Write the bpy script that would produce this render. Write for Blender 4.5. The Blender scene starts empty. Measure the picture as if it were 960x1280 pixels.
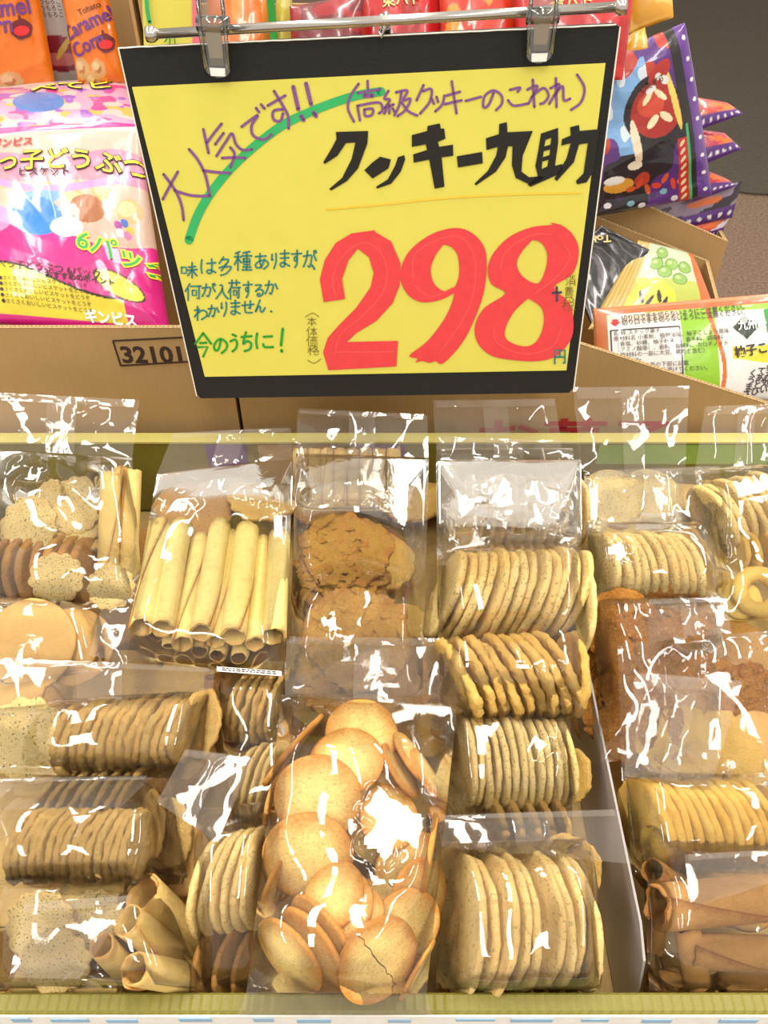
import bpy, math, random
import numpy as np
from mathutils import Vector, Matrix, geometry

random.seed(7)
SC = bpy.context.scene
COL = SC.collection
# ------------------------------------------------------------------ camera, sky, lights, exposure
F = 1050.0
CAMZ = 1.35
PITCH = math.radians(45)
cd = bpy.data.cameras.new('camera'); cam = bpy.data.objects.new('camera', cd); COL.objects.link(cam)
cam.location = (0, 0, CAMZ); cam.rotation_euler = (math.radians(90) - PITCH, 0, 0)
cd.sensor_fit = 'VERTICAL'; cd.sensor_height = 32.0; cd.lens = 32.0 * F / 1280.0
cd.clip_start = 0.02; cd.clip_end = 60
SC.camera = cam
w = bpy.data.worlds.new('store_air'); SC.world = w; w.use_nodes = True
w.node_tree.nodes['Background'].inputs[0].default_value = (1.0, 0.92, 0.80, 1)
w.node_tree.nodes['Background'].inputs[1].default_value = 0.66
def tube_light(x, y, z, lx, ly, watts, col=(1.0, 0.955, 0.88)):
    ld = bpy.data.lights.new('ceiling_tube', 'AREA'); ld.shape = 'RECTANGLE'; ld.size = lx; ld.size_y = ly
    ld.energy = watts; ld.color = col
    o = bpy.data.objects.new('ceiling_tube', ld); COL.objects.link(o); o.location = (x, y, z)
TUBES = [(x, y, 2.75) for x in (-1.25, 0.12, 1.5) for y in (-0.9, 0.75, 2.3)]
for p_ in TUBES:
    tube_light(*p_, 0.20, 1.25, 16.5)
vs = SC.view_settings
SC.display_settings.display_device = 'sRGB'
vs.view_transform = 'Standard'; vs.look = 'None'; vs.exposure = 0.46; vs.gamma = 1.0; vs.use_curve_mapping = False
SC.cycles.transparent_max_bounces = 40
SC.cycles.max_bounces = 8
SC.cycles.caustics_reflective = False; SC.cycles.caustics_refractive = False
SC.cycles.sample_clamp_indirect = 4.0

RIM = CAMZ - 0.57            # height of the tray's rim
SP, CP = math.sin(PITCH), math.cos(PITCH)
RGT = Vector((1, 0, 0)); UPV = Vector((0, SP, CP)); TOW = Vector((0, -CP, SP))   # camera axes, used only to aim things
def ray(u, v):
    return Vector(((u - 480) / F, CP + SP * (640 - v) / F, -SP + CP * (640 - v) / F))
def at(u, v, h):             # the point on the level h metres above the rim
    r = ray(u, v); return Vector((0, 0, CAMZ)) + r * ((RIM + h - CAMZ) / r.z)
def aty(u, v, y):            # the point on the upright plane at distance y
    r = ray(u, v); return Vector((0, 0, CAMZ)) + r * (y / r.y)
def depth(p):
    return (p - Vector((0, 0, CAMZ))).dot(-TOW)
def axes(a, b, c):
    return (RGT * a + UPV * b + TOW * c).normalized()

# ------------------------------------------------------------------ materials
def lin(c):
    return tuple((x / 12.92 if x <= 0.04045 else ((x + 0.055) / 1.055) ** 2.4) for x in c) + (1,)
def rgb(r, g, b): return lin((r / 255, g / 255, b / 255))
class NT:
    def __init__(s, name):
        s.m = bpy.data.materials.new(name); s.m.use_nodes = True; s.t = s.m.node_tree
        s.t.nodes.clear(); s.out = s.t.nodes.new('ShaderNodeOutputMaterial')
    def n(s, typ, **kw):
        nd = s.t.nodes.new('ShaderNode' + typ)
        for k, v in kw.items():
            if k.startswith('i_'):
                key = k[2:]; key = int(key) if key.isdigit() else key.replace('_', ' ')
                if isinstance(v, bpy.types.NodeSocket): s.t.links.new(v, nd.inputs[key])
                else: nd.inputs[key].default_value = v
            else: setattr(nd, k, v)
        return nd
    def math(s, op, a, b=None):
        return s.n('Math', operation=op, **({'i_0': a, 'i_1': b} if b is not None else {'i_0': a})).outputs[0]
    def mix(s, f, a, b):
        nd = s.t.nodes.new('ShaderNodeMix'); nd.data_type = 'RGBA'
        for i, v in ((0, f), (6, a), (7, b)):
            if isinstance(v, bpy.types.NodeSocket): s.t.links.new(v, nd.inputs[i])
            else: nd.inputs[i].default_value = v
        return nd.outputs[2]
    def ramp(s, f, lo, hi):
        nd = s.n('MapRange', i_0=f); nd.inputs[1].default_value = lo; nd.inputs[2].default_value = hi; return nd.outputs[0]
    def end(s, sh):
        s.t.links.new(sh, s.out.inputs[0]); return s.m

def plain(name, col, rough=0.6, metal=0.0, bump=0.0, scale=200, vary=0.0, **kw):
    t = NT(name); obj = t.n('TexCoord').outputs['Object']
    nz = t.n('TexNoise', i_Vector=obj, i_Scale=scale, i_Detail=4.0).outputs[0]
    c = t.mix(t.ramp(nz, 0.3, 0.7), tuple(x * (1 - vary) for x in col[:3]) + (1,), tuple(min(1, x * (1 + vary)) for x in col[:3]) + (1,))
    p = t.n('BsdfPrincipled', i_Base_Color=c, i_Roughness=rough, i_Metallic=metal)
    for k, v in kw.items(): p.inputs[k.replace('_', ' ')].default_value = v
    if bump:
        b = t.n('Bump', i_Height=nz, i_Strength=1.0, i_Distance=bump); t.t.links.new(b.outputs[0], p.inputs['Normal'])
    return t.end(p.outputs[0])

def cookie_mat(name, base, toast, speck=None, spk=0.0, bump=0.0006, scale=1.0, vary=0.12, sss=0.0):
    """base to toasted colour by the mesh attribute 'toast' (browned edges), grain, specks and fine relief"""
    t = NT(name); obj = t.n('TexCoord').outputs['Object']; inf = t.n('ObjectInfo').outputs['Random']
    a = t.n('Attribute', attribute_name='toast').outputs['Fac']
    off = t.n('VectorMath', operation='ADD', i_0=obj, i_1=t.n('CombineXYZ', i_X=t.math('MULTIPLY', inf, 9.0), i_Y=t.math('MULTIPLY', inf, 17.0)).outputs[0]).outputs[0]
    n1 = t.n('TexNoise', i_Vector=off, i_Scale=2.6 * scale, i_Detail=4.0).outputs[0]
    n2 = t.n('TexNoise', i_Vector=off, i_Scale=13 * scale, i_Detail=6.0, i_Roughness=0.75).outputs[0]
    f = t.math('ADD', a, t.math('MULTIPLY', t.math('SUBTRACT', n1, 0.5), 0.9))
    f = t.math('ADD', f, t.math('MULTIPLY', t.math('SUBTRACT', n2, 0.5), 1.1))
    f = t.math('ADD', f, t.math('MULTIPLY', t.math('SUBTRACT', inf, 0.5), vary * 2))
    fc = t.n('Clamp', i_0=f).outputs[0]
    c = t.mix(fc, base, toast)
    if speck:
        vo = t.n('TexNoise', i_Vector=off, i_Scale=15.0 * scale, i_Detail=2.0).outputs[0]
        c = t.mix(t.math('MULTIPLY', t.ramp(vo, 0.61, 0.65), spk), c, speck)
    h = t.math('ADD', n2, t.math('MULTIPLY', n1, 0.6))
    b = t.n('Bump', i_Height=h, i_Strength=1.0, i_Distance=bump * 2.2)
    p = t.n('BsdfPrincipled', i_Base_Color=c, i_Roughness=0.55, i_Normal=b.outputs[0])
    p.inputs['Specular IOR Level'].default_value = 0.3
    return t.end(p.outputs[0])

M = {}
M['butter'] = cookie_mat('butter_biscuit', rgb(255, 224, 140), rgb(216, 146, 64), rgb(170, 110, 50), 0.35, 0.0005, vary=0.08)
M['sesame'] = cookie_mat('sesame_biscuit', rgb(250, 224, 150), rgb(234, 178, 88), rgb(120, 92, 44), 0.55, 0.0012, vary=0.12)
M['oat'] = cookie_mat('oat_biscuit', rgb(255, 210, 112), rgb(234, 162, 66), rgb(250, 214, 140), 0.5, 0.0016, vary=0.12)
M['rough'] = cookie_mat('coconut_biscuit', rgb(255, 212, 128), rgb(236, 168, 80), None, 0, 0.0022, 1.3, vary=0.12)
M['thin'] = cookie_mat('thin_wafer_biscuit', rgb(244, 214, 142), rgb(224, 172, 94), rgb(120, 84, 40), 0.4, 0.001, vary=0.12)
M['lace'] = cookie_mat('coconut_lace', rgb(252, 190, 92), rgb(228, 136, 52), rgb(252, 220, 140), 0.6, 0.004, 1.2, vary=0.1)
M['caramel'] = cookie_mat('almond_caramel', rgb(246, 166, 70), rgb(200, 106, 30), rgb(246, 200, 120), 0.8, 0.005, 0.9, vary=0.1)
M['roll'] = cookie_mat('wafer_roll', rgb(248, 226, 140), rgb(206, 140, 66), None, 0, 0.0005, 0.6, vary=0.05)
M['brownroll'] = cookie_mat('brown_wafer_roll', rgb(232, 172, 98), rgb(184, 116, 56), rgb(230, 180, 110), 0.3, 0.0016, 0.7, vary=0.2)
M['goldroll'] = cookie_mat('gold_wafer_roll', rgb(252, 216, 132), rgb(220, 150, 72), None, 0, 0.0008, 0.7, vary=0.2)
M['cracker'] = cookie_mat('herb_cracker', rgb(240, 212, 144), rgb(222, 172, 98), rgb(104, 96, 30), 0.9, 0.0012, 1.0, vary=0.05)
M['brown'] = cookie_mat('brown_biscuit', rgb(200, 150, 78), rgb(162, 108, 48), rgb(120, 66, 30), 0.4, 0.001, vary=0.1)
M['peach'] = cookie_mat('peach_biscuit', rgb(224, 178, 106), rgb(200, 144, 76), None, 0, 0.0006, vary=0.08)
M['yellow'] = cookie_mat('yellow_biscuit', rgb(255, 216, 112), rgb(238, 172, 70), None, 0, 0.0012, vary=0.12)

def film_mat(name, haze, tint=(0.996, 0.99, 0.975), gloss=1.15, rough=0.045, fine=0.00012):
    t = NT(name); obj = t.n('TexCoord').outputs['Object']
    n1 = t.n('TexNoise', i_Vector=obj, i_Scale=42.0, i_Detail=3.0, i_Distortion=1.2).outputs[0]
    b = t.n('Bump', i_Height=n1, i_Strength=1.0, i_Distance=fine)
    fr = t.n('Fresnel', i_IOR=1.5, i_Normal=b.outputs[0]).outputs[0]
    fac = t.n('Clamp', i_0=t.math('MULTIPLY', fr, gloss), i_Max=0.85).outputs[0]
    gl = t.n('BsdfGlossy', i_Color=(1, 1, 1, 1), i_Roughness=rough, i_Normal=b.outputs[0]).outputs[0]
    tr = t.n('BsdfTransparent', i_Color=tint + (1,)).outputs[0]
    df = t.n('BsdfTranslucent', i_Color=(0.95, 0.90, 0.82, 1)).outputs[0]
    d2 = t.n('BsdfDiffuse', i_Color=(0.95, 0.90, 0.82, 1)).outputs[0]
    dd = t.n('MixShader', i_0=0.5, i_1=df, i_2=d2).outputs[0]
    b1 = t.n('MixShader', i_0=haze, i_1=tr, i_2=dd).outputs[0]
    return t.end(t.n('MixShader', i_0=fac, i_1=b1, i_2=gl).outputs[0])
M['film'] = film_mat('clear_film', 0.008)
M['flap'] = film_mat('doubled_film', 0.08, (0.985, 0.97, 0.945))
M['seal'] = film_mat('ribbed_seal_film', 0.085, (0.975, 0.955, 0.93), fine=0.0005)
def card_mat():
    t = NT('cardboard'); obj = t.n('TexCoord').outputs['Object']
    n1 = t.n('TexNoise', i_Vector=obj, i_Scale=9.0, i_Detail=5.0).outputs[0]
    mp = t.n('Mapping', i_Vector=obj); mp.inputs['Scale'].default_value = (300, 300, 20)
    n2 = t.n('TexNoise', i_Vector=mp.outputs[0], i_Scale=1.0, i_Detail=2.0).outputs[0]
    c = t.mix(t.math('ADD', t.math('MULTIPLY', n1, 0.6), t.math('MULTIPLY', n2, 0.4)), rgb(158, 124, 78), rgb(184, 150, 98))
    b = t.n('Bump', i_Height=n2, i_Strength=0.5, i_Distance=0.0005)
    return t.end(t.n('BsdfPrincipled', i_Base_Color=c, i_Roughness=0.75, i_Normal=b.outputs[0]).outputs[0])
M['card'] = card_mat()
M['cardedge'] = plain('cardboard_cut_edge', rgb(186, 158, 112), 0.9, bump=0.0008, scale=400, vary=0.25)
M['fluting'] = plain('cardboard_fluting', rgb(120, 92, 58), 0.9)
M['olive'] = plain('olive_tray_print', rgb(118, 110, 38), 0.5, bump=0.0003, scale=300, vary=0.05)
M['olivelight'] = plain('pale_yellow_tray_rim', rgb(186, 176, 96), 0.5, vary=0.03)
M['green'] = plain('green_tray_print', rgb(140, 174, 80), 0.5, vary=0.05)
M['purple'] = plain('purple_tray_print', rgb(98, 64, 140), 0.5, vary=0.05)
M['trayin'] = plain('tray_lining', rgb(170, 140, 84), 0.8, vary=0.1)
M['divider'] = plain('grey_divider_sheet', rgb(178, 172, 170), 0.35, vary=0.03)
M['dividerface'] = M['divider']
M['black'] = plain('black_card', rgb(11, 10, 9), 0.7, bump=0.0003, scale=500, vary=0.2)
M['white'] = plain('white_paper_edge', rgb(236, 230, 215), 0.7)
M['paper'] = plain('yellow_paper', rgb(214, 205, 86), 0.7, vary=0.02, scale=60)
M['chrome'] = plain('chrome_tube', rgb(200, 196, 190), 0.18, 1.0)
M['metal'] = plain('brushed_clip_metal', rgb(176, 170, 156), 0.35, 0.7)
def clear_plastic():
    t = NT('clear_plastic')
    fr = t.n('Fresnel', i_IOR=1.5).outputs[0]
    gl = t.n('BsdfGlossy', i_Color=(1, 1, 1, 1), i_Roughness=0.06).outputs[0]
    tr = t.n('BsdfTransparent', i_Color=(0.86, 0.86, 0.84, 1)).outputs[0]
    return t.end(t.n('MixShader', i_0=t.math('ADD', t.math('MULTIPLY', fr, 1.8), 0.04), i_1=tr, i_2=gl).outputs[0])
M['plastic'] = clear_plastic()
def floor_mat():
    t = NT('speckled_floor'); obj = t.n('TexCoord').outputs['Object']
    n1 = t.n('TexNoise', i_Vector=obj, i_Scale=120.0, i_Detail=4.0).outputs[0]
    c = t.mix(t.ramp(n1, 0.3, 0.7), rgb(82, 62, 48), rgb(128, 104, 84))
    return t.end(t.n('BsdfPrincipled', i_Base_Color=c, i_Roughness=0.6).outputs[0])
M['floor'] = floor_mat()
M['mat'] = plain('dark_mat', rgb(66, 60, 49), 0.95, bump=0.004, scale=90, vary=0.2)
def ink(name, c, rough=0.6):
    if name not in M: M[name] = plain('ink_' + name, c, rough, vary=0.06, scale=120)
    return M[name]
ink('purple_ink', rgb(126, 76, 138)); ink('green_ink', rgb(46, 172, 98)); ink('black_ink', rgb(18, 16, 12)); ink('orange_ink', rgb(250, 196, 60))
ink('red_ink', rgb(222, 62, 68)); ink('teal_ink', rgb(38, 122, 122)); ink('leaf_ink', rgb(30, 150, 40)); ink('pencil_ink', rgb(110, 96, 40))
ink('navy_ink', rgb(70, 66, 90)); ink('box_ink', rgb(52, 36, 26)); ink('box_red', rgb(176, 50, 50)); ink('label_white', rgb(238, 236, 230))
ink('print_yellow', rgb(246, 222, 50)); ink('print_dark', rgb(54, 36, 40)); ink('print_violet', rgb(100, 50, 120)); ink('print_red', rgb(205, 30, 34))
ink('print_green', rgb(40, 150, 60)); ink('print_white', rgb(246, 244, 238)); ink('print_gold', rgb(210, 180, 110)); ink('print_maroon', rgb(96, 22, 30)); ink('print_blue', rgb(60, 130, 200)); ink('print_brown', rgb(170, 110, 60))

# ------------------------------------------------------------------ object helpers
def props(o, label=None, cat=None, group=None, kind=None):
    if label: o['label'] = label
    if cat: o['category'] = cat
    if group: o['group'] = group
    if kind: o['kind'] = kind
    return o
def link(name, me, parent=None, mat=None):
    o = bpy.data.objects.new(name, me); COL.objects.link(o)
    if mat is not None and me is not None:
        me.materials.clear(); me.materials.append(mat)
    if parent is not None: o.parent = parent; o.matrix_parent_inverse = parent.matrix_world.inverted() if False else Matrix.Translation(-Vector(parent.location))
    return o
def thing(name, loc, label, cat, group=None):
    o = bpy.data.objects.new(name, None); COL.objects.link(o); o.location = loc; o.empty_display_size = 0.02
    return props(o, label, cat, group)
def mesh(verts, faces, smooth=True, toast=None):
    me = bpy.data.meshes.new('shape'); me.from_pydata([tuple(v) for v in verts], [], faces)
    if smooth: me.polygons.foreach_set('use_smooth', [True] * len(me.polygons))
    if toast is not None:
        a = me.attributes.new('toast', 'FLOAT', 'POINT'); a.data.foreach_set('value', np.clip(toast, 0, 1).astype(np.float32))
    me.update(); return me
def grid_faces(nx, ny, off=0, flip=False, wrap=False):
    fs = []
    for j in range(ny - 1):
        for i in range(nx if wrap else nx - 1):
            a = off + j * nx + i; b = off + j * nx + (i + 1) % nx; c = b + nx; d = a + nx
            fs.append((a, d, c, b) if flip else (a, b, c, d))
    return fs
def tube(pts, r, seg=10, caps=True):
    """closed round bar along pts, r a number or one per point"""
    pts = [Vector(p) for p in pts]; n = len(pts); rs = r if isinstance(r, (list, tuple)) else [r] * n
    V, Fc = [], []; prev = None
    for k, p in enumerate(pts):
        d = (pts[min(k + 1, n - 1)] - pts[max(k - 1, 0)]).normalized()
        x = prev - d * prev.dot(d) if prev is not None else d.orthogonal()
        x.normalize(); prev = x; y = d.cross(x)
        for i in range(seg):
            a = 2 * math.pi * i / seg; V.append(p + (x * math.cos(a) + y * math.sin(a)) * rs[k])
    Fc = grid_faces(seg, n, wrap=True)
    if caps: Fc += [tuple(range(seg))[::-1], tuple(range((n - 1) * seg, n * seg))]
    return V, Fc
def box_vf(c, ax, ay, az):
    """box with centre c and half-axis vectors"""
    c = Vector(c); ax, ay, az = Vector(ax), Vector(ay), Vector(az)
    V = [c + ax * i + ay * j + az * k for k in (-1, 1) for j in (-1, 1) for i in (-1, 1)]
    return V, [(0, 2, 3, 1), (4, 5, 7, 6), (0, 1, 5, 4), (2, 6, 7, 3), (0, 4, 6, 2), (1, 3, 7, 5)]
def join(*vfs):
    V, Fc = [], []
    for v, f in vfs:
        o = len(V); V += list(v); Fc += [tuple(i + o for i in q) for q in f]
    return V, Fc
def prism(poly, nrm):
    """flat polygon given a thickness vector"""
    n = len(poly); nrm = Vector(nrm); V = [Vector(p) for p in poly] + [Vector(p) + nrm for p in poly]
    tri = geometry.tessellate_polygon([[Vector(p) for p in poly]])
    Fc = [tuple(t) for t in tri] + [tuple(i + n for i in t)[::-1] for t in tri] + [(i, (i + 1) % n, (i + 1) % n + n, i + n) for i in range(n)]
    return V, Fc
def bevel(o, wdt, seg=2):
    m = o.modifiers.new('soft_edges', 'BEVEL'); m.width = wdt; m.segments = seg; m.limit_method = 'ANGLE'; m.angle_limit = 0.7
    return o

# ------------------------------------------------------------------ noise
def hash2(i, j, seed):
    x = (i.astype(np.int64) * 374761393 + j.astype(np.int64) * 668265263 + seed * 974711) & 0x7fffffff
    x = ((x ^ (x >> 13)) * 1274126177) & 0x7fffffff
    return ((x ^ (x >> 16)) & 0xffffff) / float(0xffffff)
def facet(x, y, cell, seed):
    """piecewise flat triangles: the crumple of stiff film, -0.5..0.5"""
    rng = np.random.RandomState(seed); a = rng.rand() * 6.28
    X = (x * math.cos(a) + y * math.sin(a)) / cell + rng.rand() * 50; Y = (-x * math.sin(a) + y * math.cos(a)) / cell + rng.rand() * 50
    i = np.floor(X); j = np.floor(Y); fx, fy = X - i, Y - j
    h = lambda p, q: hash2(i + p, j + q, seed)
    up = fx + fy < 1
    lo = h(0, 0) + fx * (h(1, 0) - h(0, 0)) + fy * (h(0, 1) - h(0, 0))
    hi = h(1, 1) + (1 - fx) * (h(0, 1) - h(1, 1)) + (1 - fy) * (h(1, 0) - h(1, 1))
    return np.where(up, lo, hi) - 0.5
def soft(x, y, cell, seed):
    X, Y = x / cell + seed * 3.7, y / cell + seed * 1.3
    i = np.floor(X); j = np.floor(Y); fx, fy = X - i, Y - j; fx = fx * fx * (3 - 2 * fx); fy = fy * fy * (3 - 2 * fy)
    h = lambda p, q: hash2(i + p, j + q, seed)
    return (h(0, 0) * (1 - fx) + h(1, 0) * fx) * (1 - fy) + (h(0, 1) * (1 - fx) + h(1, 1) * fx) * fy - 0.5
def crumple(x, y, amp, seed, sc=1.0):
    wx = x + 0.012 * sc * soft(x, y, 0.05 * sc, seed + 5); wy = y + 0.012 * sc * soft(x, y, 0.05 * sc, seed + 6)
    return amp * (facet(wx, wy, 0.060 * sc, seed) + 0.36 * facet(wx, wy, 0.029 * sc, seed + 1) + 0.05 * facet(wx, wy, 0.013 * sc, seed + 2))

# ------------------------------------------------------------------ biscuit shapes (unit radius)
def disc_mesh(thick, seed, edge=0.03, face=0.02, dome=0.0, lobes=0, lobe=0.0, seg=44, fine=0.0, rim=0.30, reach=0.72):
    rng = random.Random(seed); ph = [rng.random() * 6.28 for _ in range(8)]; am = [rng.random() for _ in range(8)]
    h = thick / 2
    prof = [(0.0, h), (0.3, h), (0.5, h), (0.68, h), (0.80, h), (0.90, h), (0.965, h * 0.93), (1.0, h * 0.55), (1.0, -h * 0.55), (0.965, -h * 0.93), (0.85, -h * 0.98), (0.5, -h), (0.0, -h)]
    V, T = [], []
    for (r, z) in prof:
        for i in range(seg):
            a = 2 * math.pi * i / seg
            k = 1 + edge * (0.5 * math.sin(2 * a + ph[0]) * am[0] + 0.4 * math.sin(3 * a + ph[1]) + 0.35 * math.sin(5 * a + ph[2]) + 0.3 * math.sin(9 * a + ph[3]) + 0.25 * math.sin(14 * a + ph[4]))
            k += fine * (rng.random() - 0.5)
            if lobes: k += lobe * (abs(math.sin(lobes * a / 2 + ph[5])) - 0.6)
            rr = r * (1 + (k - 1) * r)
            x, y = rr * math.cos(a), rr * math.sin(a)
            zz = z + dome * (1 - r * r) + (face * (math.sin(5 * x + ph[0]) * math.sin(6 * y + ph[1]) + 0.6 * math.sin(11 * x + ph[2]) * math.cos(12 * y + ph[3])) + fine * (rng.random() - 0.5) * 0.8 if r > 0 else face * 0.2)
            V.append((x, y, zz)); T.append(max(0, (r - reach) / (1 - reach)) ** 1.5 * rim + 0.06 + (0.10 if z < 0 else 0))
    F_ = grid_faces(seg, len(prof), wrap=True)
    me = mesh(V, [tuple(reversed(f)) for f in F_], True, np.array(T))
    return me
def half_disc_pair(thick, seed):
    """a round biscuit snapped across, the two halves a crumb apart"""
    V, Fc, T = [], [], []
    rng = random.Random(seed); N = 22
    zig = [0.03 * math.sin(k * 1.7) + 0.035 * (rng.random() - 0.5) for k in range(N + 1)]
    for side in (-1, 1):
        for z, kk in ((thick / 2, 1), (thick * 0.25, 1.02), (-thick * 0.25, 1.02), (-thick / 2, 1)):
            for ring in (0.0, 0.35, 0.7, 0.9, 1.0):
                for k in range(N + 1):
                    t = -math.pi / 2 + math.pi * k / N
                    yb = math.sin(t) * 0.97; xe = math.cos(t)
                    xb = zig[int(round((yb + 1) / 2 * N))] + 0.014 * side
                    V.append(((xb * (1 - ring) + side * xe * ring if abs(xe) > 0.02 else xb), yb, z - (0.06 * thick if ring == 1 else 0)))
                    rr = math.hypot(V[-1][0], yb); T.append(max(0, (rr - 0.4) / 0.6) ** 1.5 * 0.9 + 0.08)
    L = 5 * (N + 1)
    for s in range(2):
        b = s * 4 * L
        for lay, fl in ((0, s == 0), (3, s == 1)):
            Fc += grid_faces(N + 1, 5, b + lay * L, fl)
        for lay in range(3):
            for ring in (0, 4):
                for k in range(N):
                    p = b + lay * L + ring * (N + 1) + k; Fc.append((p, p + 1, p + 1 + L, p + L))
    return mesh(V, Fc, False, np.array(T))
def ring_mesh(thick, seed):
    V, T = [], []; seg, m = 40, 12; rng = random.Random(seed)
    for j in range(m):
        b = 2 * math.pi * j / m
        for i in range(seg):
            a = 2 * math.pi * i / seg; k = 1 + 0.05 * math.sin(9 * a)
            r = 0.68 + 0.30 * k * math.cos(b); V.append((r * math.cos(a), r * math.sin(a), thick * math.sin(b) + 0.02 * rng.random())); T.append(0.35 - 0.3 * math.sin(b))
    Fc = grid_faces(seg, m, wrap=True) + [((m - 1) * seg + i, (m - 1) * seg + (i + 1) % seg, (i + 1) % seg, i) for i in range(seg)]
    return mesh(V, Fc, True, np.array(T))
def flake_mesh(thick, seed, n=60, amp=0.10):
    """lacy biscuit: a lumpy disc with flakes standing proud"""
    rng = random.Random(seed); me = disc_mesh(thick, seed, 0.09, 0.05, 0.02, fine=0.09, seg=56)
    V = [tuple(v.co) for v in me.vertices]; Fc = [tuple(p.vertices) for p in me.polygons]
    T = [0.0] * len(V); me.attributes['toast'].data.foreach_get('value', T) if False else None
    T = [d.value for d in me.attributes['toast'].data]
    for _ in range(n):
        a = rng.random() * 6.28; r = math.sqrt(rng.random()) * 0.93; s = 0.09 + 0.10 * rng.random(); q = rng.random() * 6.28
        c = Vector((r * math.cos(a), r * math.sin(a), thick / 2 + 0.02 + 0.03 * rng.random()))
        ex = Vector((math.cos(q), math.sin(q), 0.5 * (rng.random() - 0.5))).normalized(); ey = Vector((0, 0, 1)).cross(ex).normalized() + Vector((0, 0, 0.5 * (rng.random() - 0.5)))
        b = len(V); N = 8; t = rng.random() * 0.7 * (1 if rng.random() < .5 else .2)
        for k in range(N):
            g = 2 * math.pi * k / N; V.append(tuple(c + ex * s * math.cos(g) + ey * s * 0.55 * math.sin(g))); T.append(t)
        V.append(tuple(c + Vector((0, 0, 0.03)))); T.append(t * 0.5)
        Fc += [(b + k, b + (k + 1) % N, b + N) for k in range(N)]
    return mesh(V, Fc, True, np.array(T))
def roll_mesh(length, seed, taper=0.0, turns=1.35, skew=1.6, wall=0.07, ragged=0.05):
    """a wafer rolled on itself: open both ends, the free edge running slantwise; unit radius, axis z"""
    rng = random.Random(seed); nA, nZ = 46, 16; V, T = [], []
    ph = rng.random() * 6.28; ph2 = rng.random() * 6.28
    for layer in (0, 1):
        for j in range(nZ):
            z = j / (nZ - 1)
            for i in range(nA):
                s = i / (nA - 1); a = ph + skew * z + s * turns * 2 * math.pi
                rr = (1 - 0.17 * s / (turns - 0 if turns else 1) * turns - layer * wall) * (1 - taper * z)
                rr *= 1 + 0.02 * math.sin(2 * a + ph2)
                zz = (z - 0.5) * length
                if j in (0, nZ - 1): zz += ragged * (0.7 * math.sin(3 * a + ph2) + 0.4 * math.sin(7 * a + ph) + 0.5 * (rng.random() - 0.5))
                V.append((rr * math.cos(a), rr * math.sin(a), zz))
                e = min(s, 1 - s) ; ez = min(z, 1 - z)
                T.append(max(0, 1 - e / 0.045) * 0.9 + max(0, 1 - ez / 0.12) * 0.45 + layer * 0.22 - 0.05)
    L = nA * nZ; Fc = grid_faces(nA, nZ, 0) + grid_faces(nA, nZ, L, True)
    for i in range(nA - 1):
        Fc += [(i, i + L, i + 1 + L, i + 1), (L - nA + i, L - nA + i + 1, 2 * L - nA + i + 1, 2 * L - nA + i)]
    for j in range(nZ - 1):
        a = j * nA; b = a + nA - 1
        Fc += [(a, a + nA, a + nA + L, a + L), (b, b + L, b + nA + L, b + nA)]
    return mesh(V, Fc, True, np.array(T))

MESHES = {}
def variant(kind, q, k):
    key = (kind, q, k)
    if key not in MESHES:
        s = hash(kind) % 1000 if False else sum(map(ord, kind)) * 7 + k * 13
        if kind == 'butter': me = disc_mesh(q, s, 0.012, 0.006, 0.035, rim=0.95, reach=0.35)
        elif kind in ('sesame', 'thin'): me = disc_mesh(q, s, 0.022, 0.008, 0.0, fine=0.03, rim=0.15)
        elif kind in ('oat', 'rough'): me = disc_mesh(q, s, 0.05, 0.02, 0.0, fine=0.07, seg=54, rim=0.08)
        elif kind in ('lace', 'caramel'): me = flake_mesh(q, s)
        elif kind == 'cracker': me = disc_mesh(q, s, 0.02, 0.02, 0.02, lobes=12, lobe=0.13, seg=72)
        elif kind == 'peach': me = disc_mesh(q, s, 0.02, 0.01, 0.03)
        elif kind == 'yellow': me = disc_mesh(q, s, 0.03, 0.015, 0.0, fine=0.03)
        elif kind == 'ring': me = ring_mesh(q, s)
        elif kind == 'brown': me = disc_mesh(q, s, 0.03, 0.01, 0.0, fine=0.02)
        elif kind == 'snapped': me = half_disc_pair(q, s)
        elif kind == 'roll': me = roll_mesh(q, s, wall=0.10, ragged=0.09, skew=2.2)
        elif kind == 'goldroll': me = roll_mesh(q, s, turns=1.2, wall=0.12, ragged=0.10)
        elif kind == 'brownroll': me = roll_mesh(q, s, turns=1.5, wall=0.11, ragged=0.14)
        me.materials.append(M[{'ring': 'yellow', 'snapped': 'butter'}.get(kind, kind)])
        MESHES[key] = me
    return MESHES[key]
NAMES = {'butter': 'butter_cookie', 'snapped': 'butter_cookie', 'sesame': 'sesame_cookie', 'thin': 'thin_cookie', 'oat': 'oat_cookie', 'rough': 'coconut_cookie', 'lace': 'lace_cookie',
         'caramel': 'almond_cookie', 'cracker': 'flower_cracker', 'peach': 'plain_cookie', 'yellow': 'plain_cookie', 'ring': 'ring_cookie', 'brown': 'brown_cookie',
         'roll': 'rolled_wafer', 'brownroll': 'rolled_wafer', 'goldroll': 'rolled_wafer'}
ORD = 'first second third fourth fifth sixth seventh eighth ninth tenth eleventh twelfth thirteenth fourteenth fifteenth sixteenth seventeenth eighteenth'.split()
COUNT = [0]
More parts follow.
